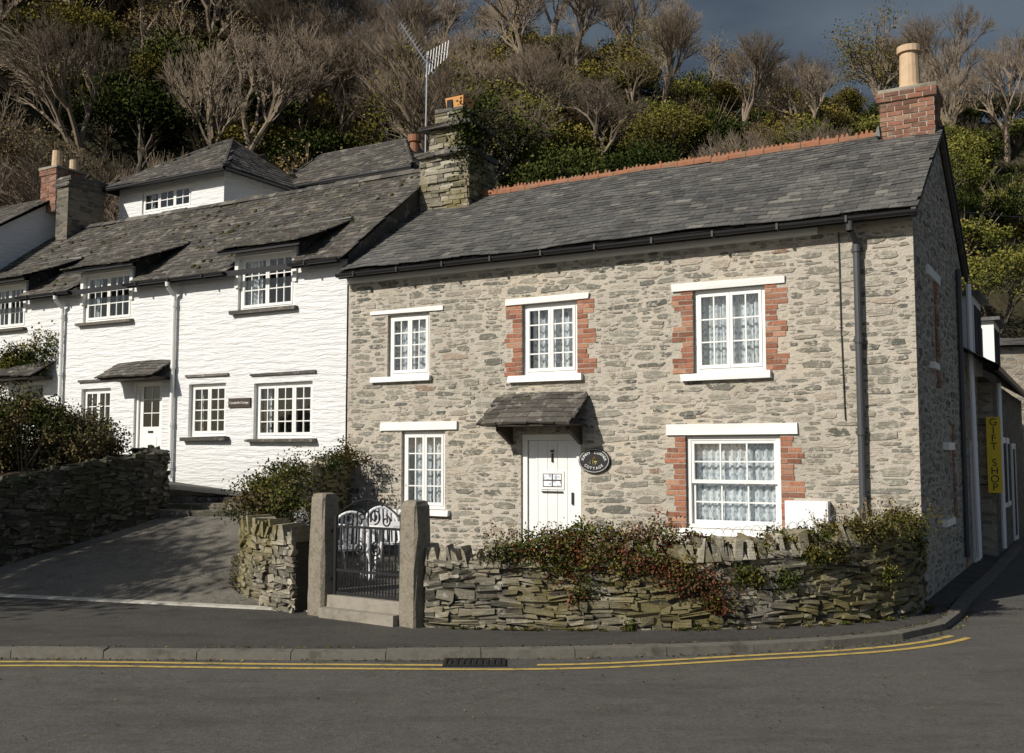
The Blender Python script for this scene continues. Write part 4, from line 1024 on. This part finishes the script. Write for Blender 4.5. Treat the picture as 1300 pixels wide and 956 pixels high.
for i in range(200): m.leaf(Vector((ru(-7,4),ru(7,9.8),0.012)),.03,'L_brown',rnd(),4)
for i in range(400):
    x=ru(-9,-3); y=yl(x)+ru(.1,3.5)**1.0; m.leaf(Vector((x,y,drive_z(x,y)+.016)),.035,R.choice(['L_brown','L_grey']),rnd(),4)
for i in range(500):
    y=ru(13,16.8); x=xr(y)-ru(.18,.3); m.leaf(Vector((x,y,drive_z(x,y)+.02)),.04,R.choice(['L_brown','L_grey','L_green']),rnd(),2)
m.build('weeds_and_fallen_leaves',uv=False)
m=MB()
for i in range(14):
    x=2.3+i*.11; v=onwall(x); p=[(x+.09*math.cos(math.pi*k/8),v[1]+.22,v[3]+.05+.22*math.sin(math.pi*k/8)) for k in range(9)]; m.tube(p,.0035,4,'galv')
m.build('wire_border_fence',uv=False)

# ================================================================ TREES
def branch(mb,p,d,L,r,lev,mx,kids,tips,spread,bk,up=.12):
    mid=p+d*L*.5+Vector((ru(-1,1),ru(-1,1),ru(-1,1)))*L*.06; q=p+d*L
    sd=6 if lev<2 else 3
    if lev<4: mb.limb(p,mid,r,r*.85,sd,bk,.5); mb.limb(mid,q,r*.85,r*.7,sd,bk,.5)
    else: mb.limb(p,q,r,r*.6,3,bk,.5)
    if lev>=mx: tips.append(q); return
    k=kids if lev>0 else kids+1
    for i in range(k):
        v=Vector((R.gauss(0,1),R.gauss(0,1),R.gauss(0,1))).normalized()
        nd=(d+v*spread+Vector((0,0,up))).normalized()
        st=p.lerp(q,ru(.65,1.0)) if i else q
        branch(mb,st,nd,L*ru(.62,.86),r*.62,lev+1,mx,kids,tips,spread,bk,up)
def tree(name,h,levels,kids,spread,leaf=None,nl=30,sz=.16,cr=.45,trunk=.3,bk='bark',keep=1.0,up=.12):
    mb=MB();tips=[]; branch(mb,Vector((0,0,-.3)),Vector((ru(-.08,.08),ru(-.08,.08),1)).normalized(),h*trunk,h*.022,0,levels,kids,tips,spread,bk,up)
    if leaf:
        zc=[t.z for t in tips]; z0,z1=min(zc),max(zc)
        for t in tips:
            if rnd()>keep: continue
            cb=R.gauss(0,.13)
            for i in range(nl):
                o=Vector((R.gauss(0,cr),R.gauss(0,cr),R.gauss(0,cr*.7)))
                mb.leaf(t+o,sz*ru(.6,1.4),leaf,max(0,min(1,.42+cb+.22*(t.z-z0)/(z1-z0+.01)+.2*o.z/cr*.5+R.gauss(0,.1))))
    ob=mb.build(name,uv=False); return ob
def bush(name,r,leaf,n,sz):
    mb=MB()
    for i in range(34):
        a=rnd()*6.28;k=rnd()**.6; c=(r*k*math.cos(a),r*k*math.sin(a),r*.75*(1-k*k)*ru(.5,1.1)+.2)
        clump(mb,c,(r*.3,r*.3,r*.24),n//34,sz,leaf,.4,R.gauss(0,.1)-.07)
    for i in range(30):
        a=rnd()*6.28; q=(r*ru(.2,1)*math.cos(a),r*ru(.2,1)*math.sin(a),r*ru(.6,1.2)); mb.limb((0,0,0),q,.03,.006,3,'twig',.5)
    return mb.build(name,uv=False)
protos={
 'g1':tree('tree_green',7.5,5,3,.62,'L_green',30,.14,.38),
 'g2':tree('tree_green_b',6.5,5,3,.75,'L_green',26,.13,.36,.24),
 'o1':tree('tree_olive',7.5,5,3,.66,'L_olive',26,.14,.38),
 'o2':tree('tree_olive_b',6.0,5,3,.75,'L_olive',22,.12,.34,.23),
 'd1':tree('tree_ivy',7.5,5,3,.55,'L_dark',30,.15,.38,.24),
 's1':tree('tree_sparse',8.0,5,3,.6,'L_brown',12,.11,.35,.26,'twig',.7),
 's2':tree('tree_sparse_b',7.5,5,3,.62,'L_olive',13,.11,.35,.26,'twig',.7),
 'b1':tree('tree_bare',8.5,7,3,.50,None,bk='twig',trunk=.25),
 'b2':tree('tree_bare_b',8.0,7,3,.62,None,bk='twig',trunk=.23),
 'u1':bush('bush_green',1.9,'L_green',4200,.13),
 'u2':bush('bush_olive',1.9,'L_olive',4200,.13),
 'u3':bush('bush_brown',1.8,'L_brown',3600,.12),
 'u4':bush('bush_dark',1.9,'L_dark',4200,.13),
}
wood=empty('hillside_woodland')
for k,o_ in protos.items(): o_.parent=wood; o_.location=(-30+8*list(protos).index(k),90,hill(0,90)-2)
nT=0
def inst(k,x,y,z,s,par=wood):
    global nT
    t=x/y; topr=(z+(7.5 if k[0]!='u' else 2.2)*s-1.94)/y
    lim=.19 if -.34<t<.33 else (.14 if t<=-.34 else (.17 if t<.40 else -1))
    if topr<lim or (z-1.94)/y>.60: return
    nT+=1
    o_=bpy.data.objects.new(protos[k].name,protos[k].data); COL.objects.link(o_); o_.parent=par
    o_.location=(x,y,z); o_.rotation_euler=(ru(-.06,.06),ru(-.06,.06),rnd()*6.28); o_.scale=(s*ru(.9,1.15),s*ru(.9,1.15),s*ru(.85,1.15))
def pick(x,y):
    t=x/y
    if t<-.08:
        if y>42: return R.choice(['b1','b2','b1','b2','s1','b1','b2','b2'])
        return R.choice(['b1','b2','d1','s1','b1','b2','o2','d1','b2'])
    if t<.12:
        return R.choice(['o1','d1','g1','o2','b2','s2','d1']) if y<46 else R.choice(['b1','s2','b2','d1','s1','b1','o2'])
    if t<.42:
        return R.choice(['o1','g1','o2','d1','o2','s2','g2']) if y<46 else R.choice(['s2','b1','b2','o2','s1','b1','g2','b2'])
    return R.choice(['g1','g2','g1','o2','d1']) if y<52 else R.choice(['b1','s1','b2','o2'])
y=29.5
while y<64:
    x=-.66*y-3
    while x<.68*y+3:
        px=x+ru(-1.5,1.5);py=y+ru(-1.4,1.4)
        if py>hstart(px)+1.5:
            kk=pick(px,py)
            sc=ru(.5,.85) if px/py>-.05 else ru(.65,1.0)
            if py>55: sc=ru(.75,1.05) if rnd()<.6 else ru(.45,.6)
            if kk[0]=='b': sc=max(sc,.75)*ru(1.0,1.2)
            inst(kk,px,py,T(px,py)-.2,sc)
        x+=3.3 if px/py<-.05 else 3.7
    y+=3.4
y=28
while y<61:
    x=-.66*y-3
    while x<.68*y+3:
        px=x+ru(-1.1,1.1);py=y+ru(-1.0,1.0)
        if py>hstart(px)+.6:
            t=px/py
            k=R.choice(['u1','u2','u2','u3','u4','u2','u4']) if t>-.08 else R.choice(['u3','u4','u4','u3','u4','u2','u3'])
            if t>.42: k=R.choice(['u1','u1','u2','u4'])
            inst(k,px,py,T(px,py)-.1,ru(.7,1.2))
        x+=2.7
    y+=2.7
rt=tree('offscreen_shade_tree',8.5,6,3,.5,'L_olive',7,.14,.35,.28,'bark',.7); rt.location=(-13.6,9.0,.1)  # unseen tree added left of view to cast dappled shade on drive and cottage
print('instances',nT)

# ================================================================ SKY / SUN / CAMERA
w=bpy.data.worlds.new('World'); scene.world=w; w.use_nodes=True; nt=w.node_tree; nt.nodes.clear()
out=nt.nodes.new('ShaderNodeOutputWorld'); bg=nt.nodes.new('ShaderNodeBackground'); sky=nt.nodes.new('ShaderNodeTexSky')
sky.sky_type='NISHITA'; sky.sun_disc=False; EL=math.radians(33)
S=Vector((-.80,-.60,0)).normalized(); az=math.atan2(S.x,S.y)
sky.sun_elevation=EL; sky.sun_rotation=az%(2*math.pi)
tc=nt.nodes.new('ShaderNodeTexCoord'); mp=nt.nodes.new('ShaderNodeMapping'); mp.inputs['Scale'].default_value=(1.5,1.5,4)
no=nt.nodes.new('ShaderNodeTexNoise'); no.inputs['Scale'].default_value=2.2; no.inputs['Detail'].default_value=7
cr=nt.nodes.new('ShaderNodeValToRGB'); cr.color_ramp.elements[0].position=.38; cr.color_ramp.elements[1].position=.64
cr.color_ramp.elements[0].color=(.85,1.15,1.6,1); cr.color_ramp.elements[1].color=(2.0,2.5,3.1,1)
sx=nt.nodes.new('ShaderNodeSeparateXYZ'); mr=nt.nodes.new('ShaderNodeMapRange'); mr.inputs['From Min'].default_value=-.1; mr.inputs['From Max'].default_value=.5; mr.inputs['To Max'].default_value=.93
mix=nt.nodes.new('ShaderNodeMix'); mix.data_type='RGBA'
L=nt.links.new
L(tc.outputs['Generated'],mp.inputs[0]);L(mp.outputs[0],no.inputs['Vector']);L(no.outputs['Fac'],cr.inputs[0]);L(tc.outputs['Generated'],sx.inputs[0]);L(sx.outputs[1],mr.inputs[0])
L(mr.outputs[0],mix.inputs[0]);L(sky.outputs[0],mix.inputs[6]);L(cr.outputs[0],mix.inputs[7]);L(mix.outputs[2],bg.inputs[0]);L(bg.outputs[0],out.inputs[0])
bg.inputs[1].default_value=.06
sl_=bpy.data.lights.new('sun','SUN'); sl_.energy=5.0; sl_.angle=math.radians(.5); sl_.color=(1,.94,.84)
so=bpy.data.objects.new('sun',sl_); COL.objects.link(so)
D=Vector((S.x*math.cos(EL),S.y*math.cos(EL),math.sin(EL)))
so.rotation_euler=D.to_track_quat('Z','Y').to_euler(); so.location=(-20,-15,25)
cam=bpy.data.cameras.new('camera'); co=bpy.data.objects.new('camera',cam); COL.objects.link(co)
co.location=(0,0,1.94); co.rotation_euler=(math.radians(94.4),0,0); cam.lens=36; cam.sensor_width=36; cam.clip_end=2000
scene.camera=co
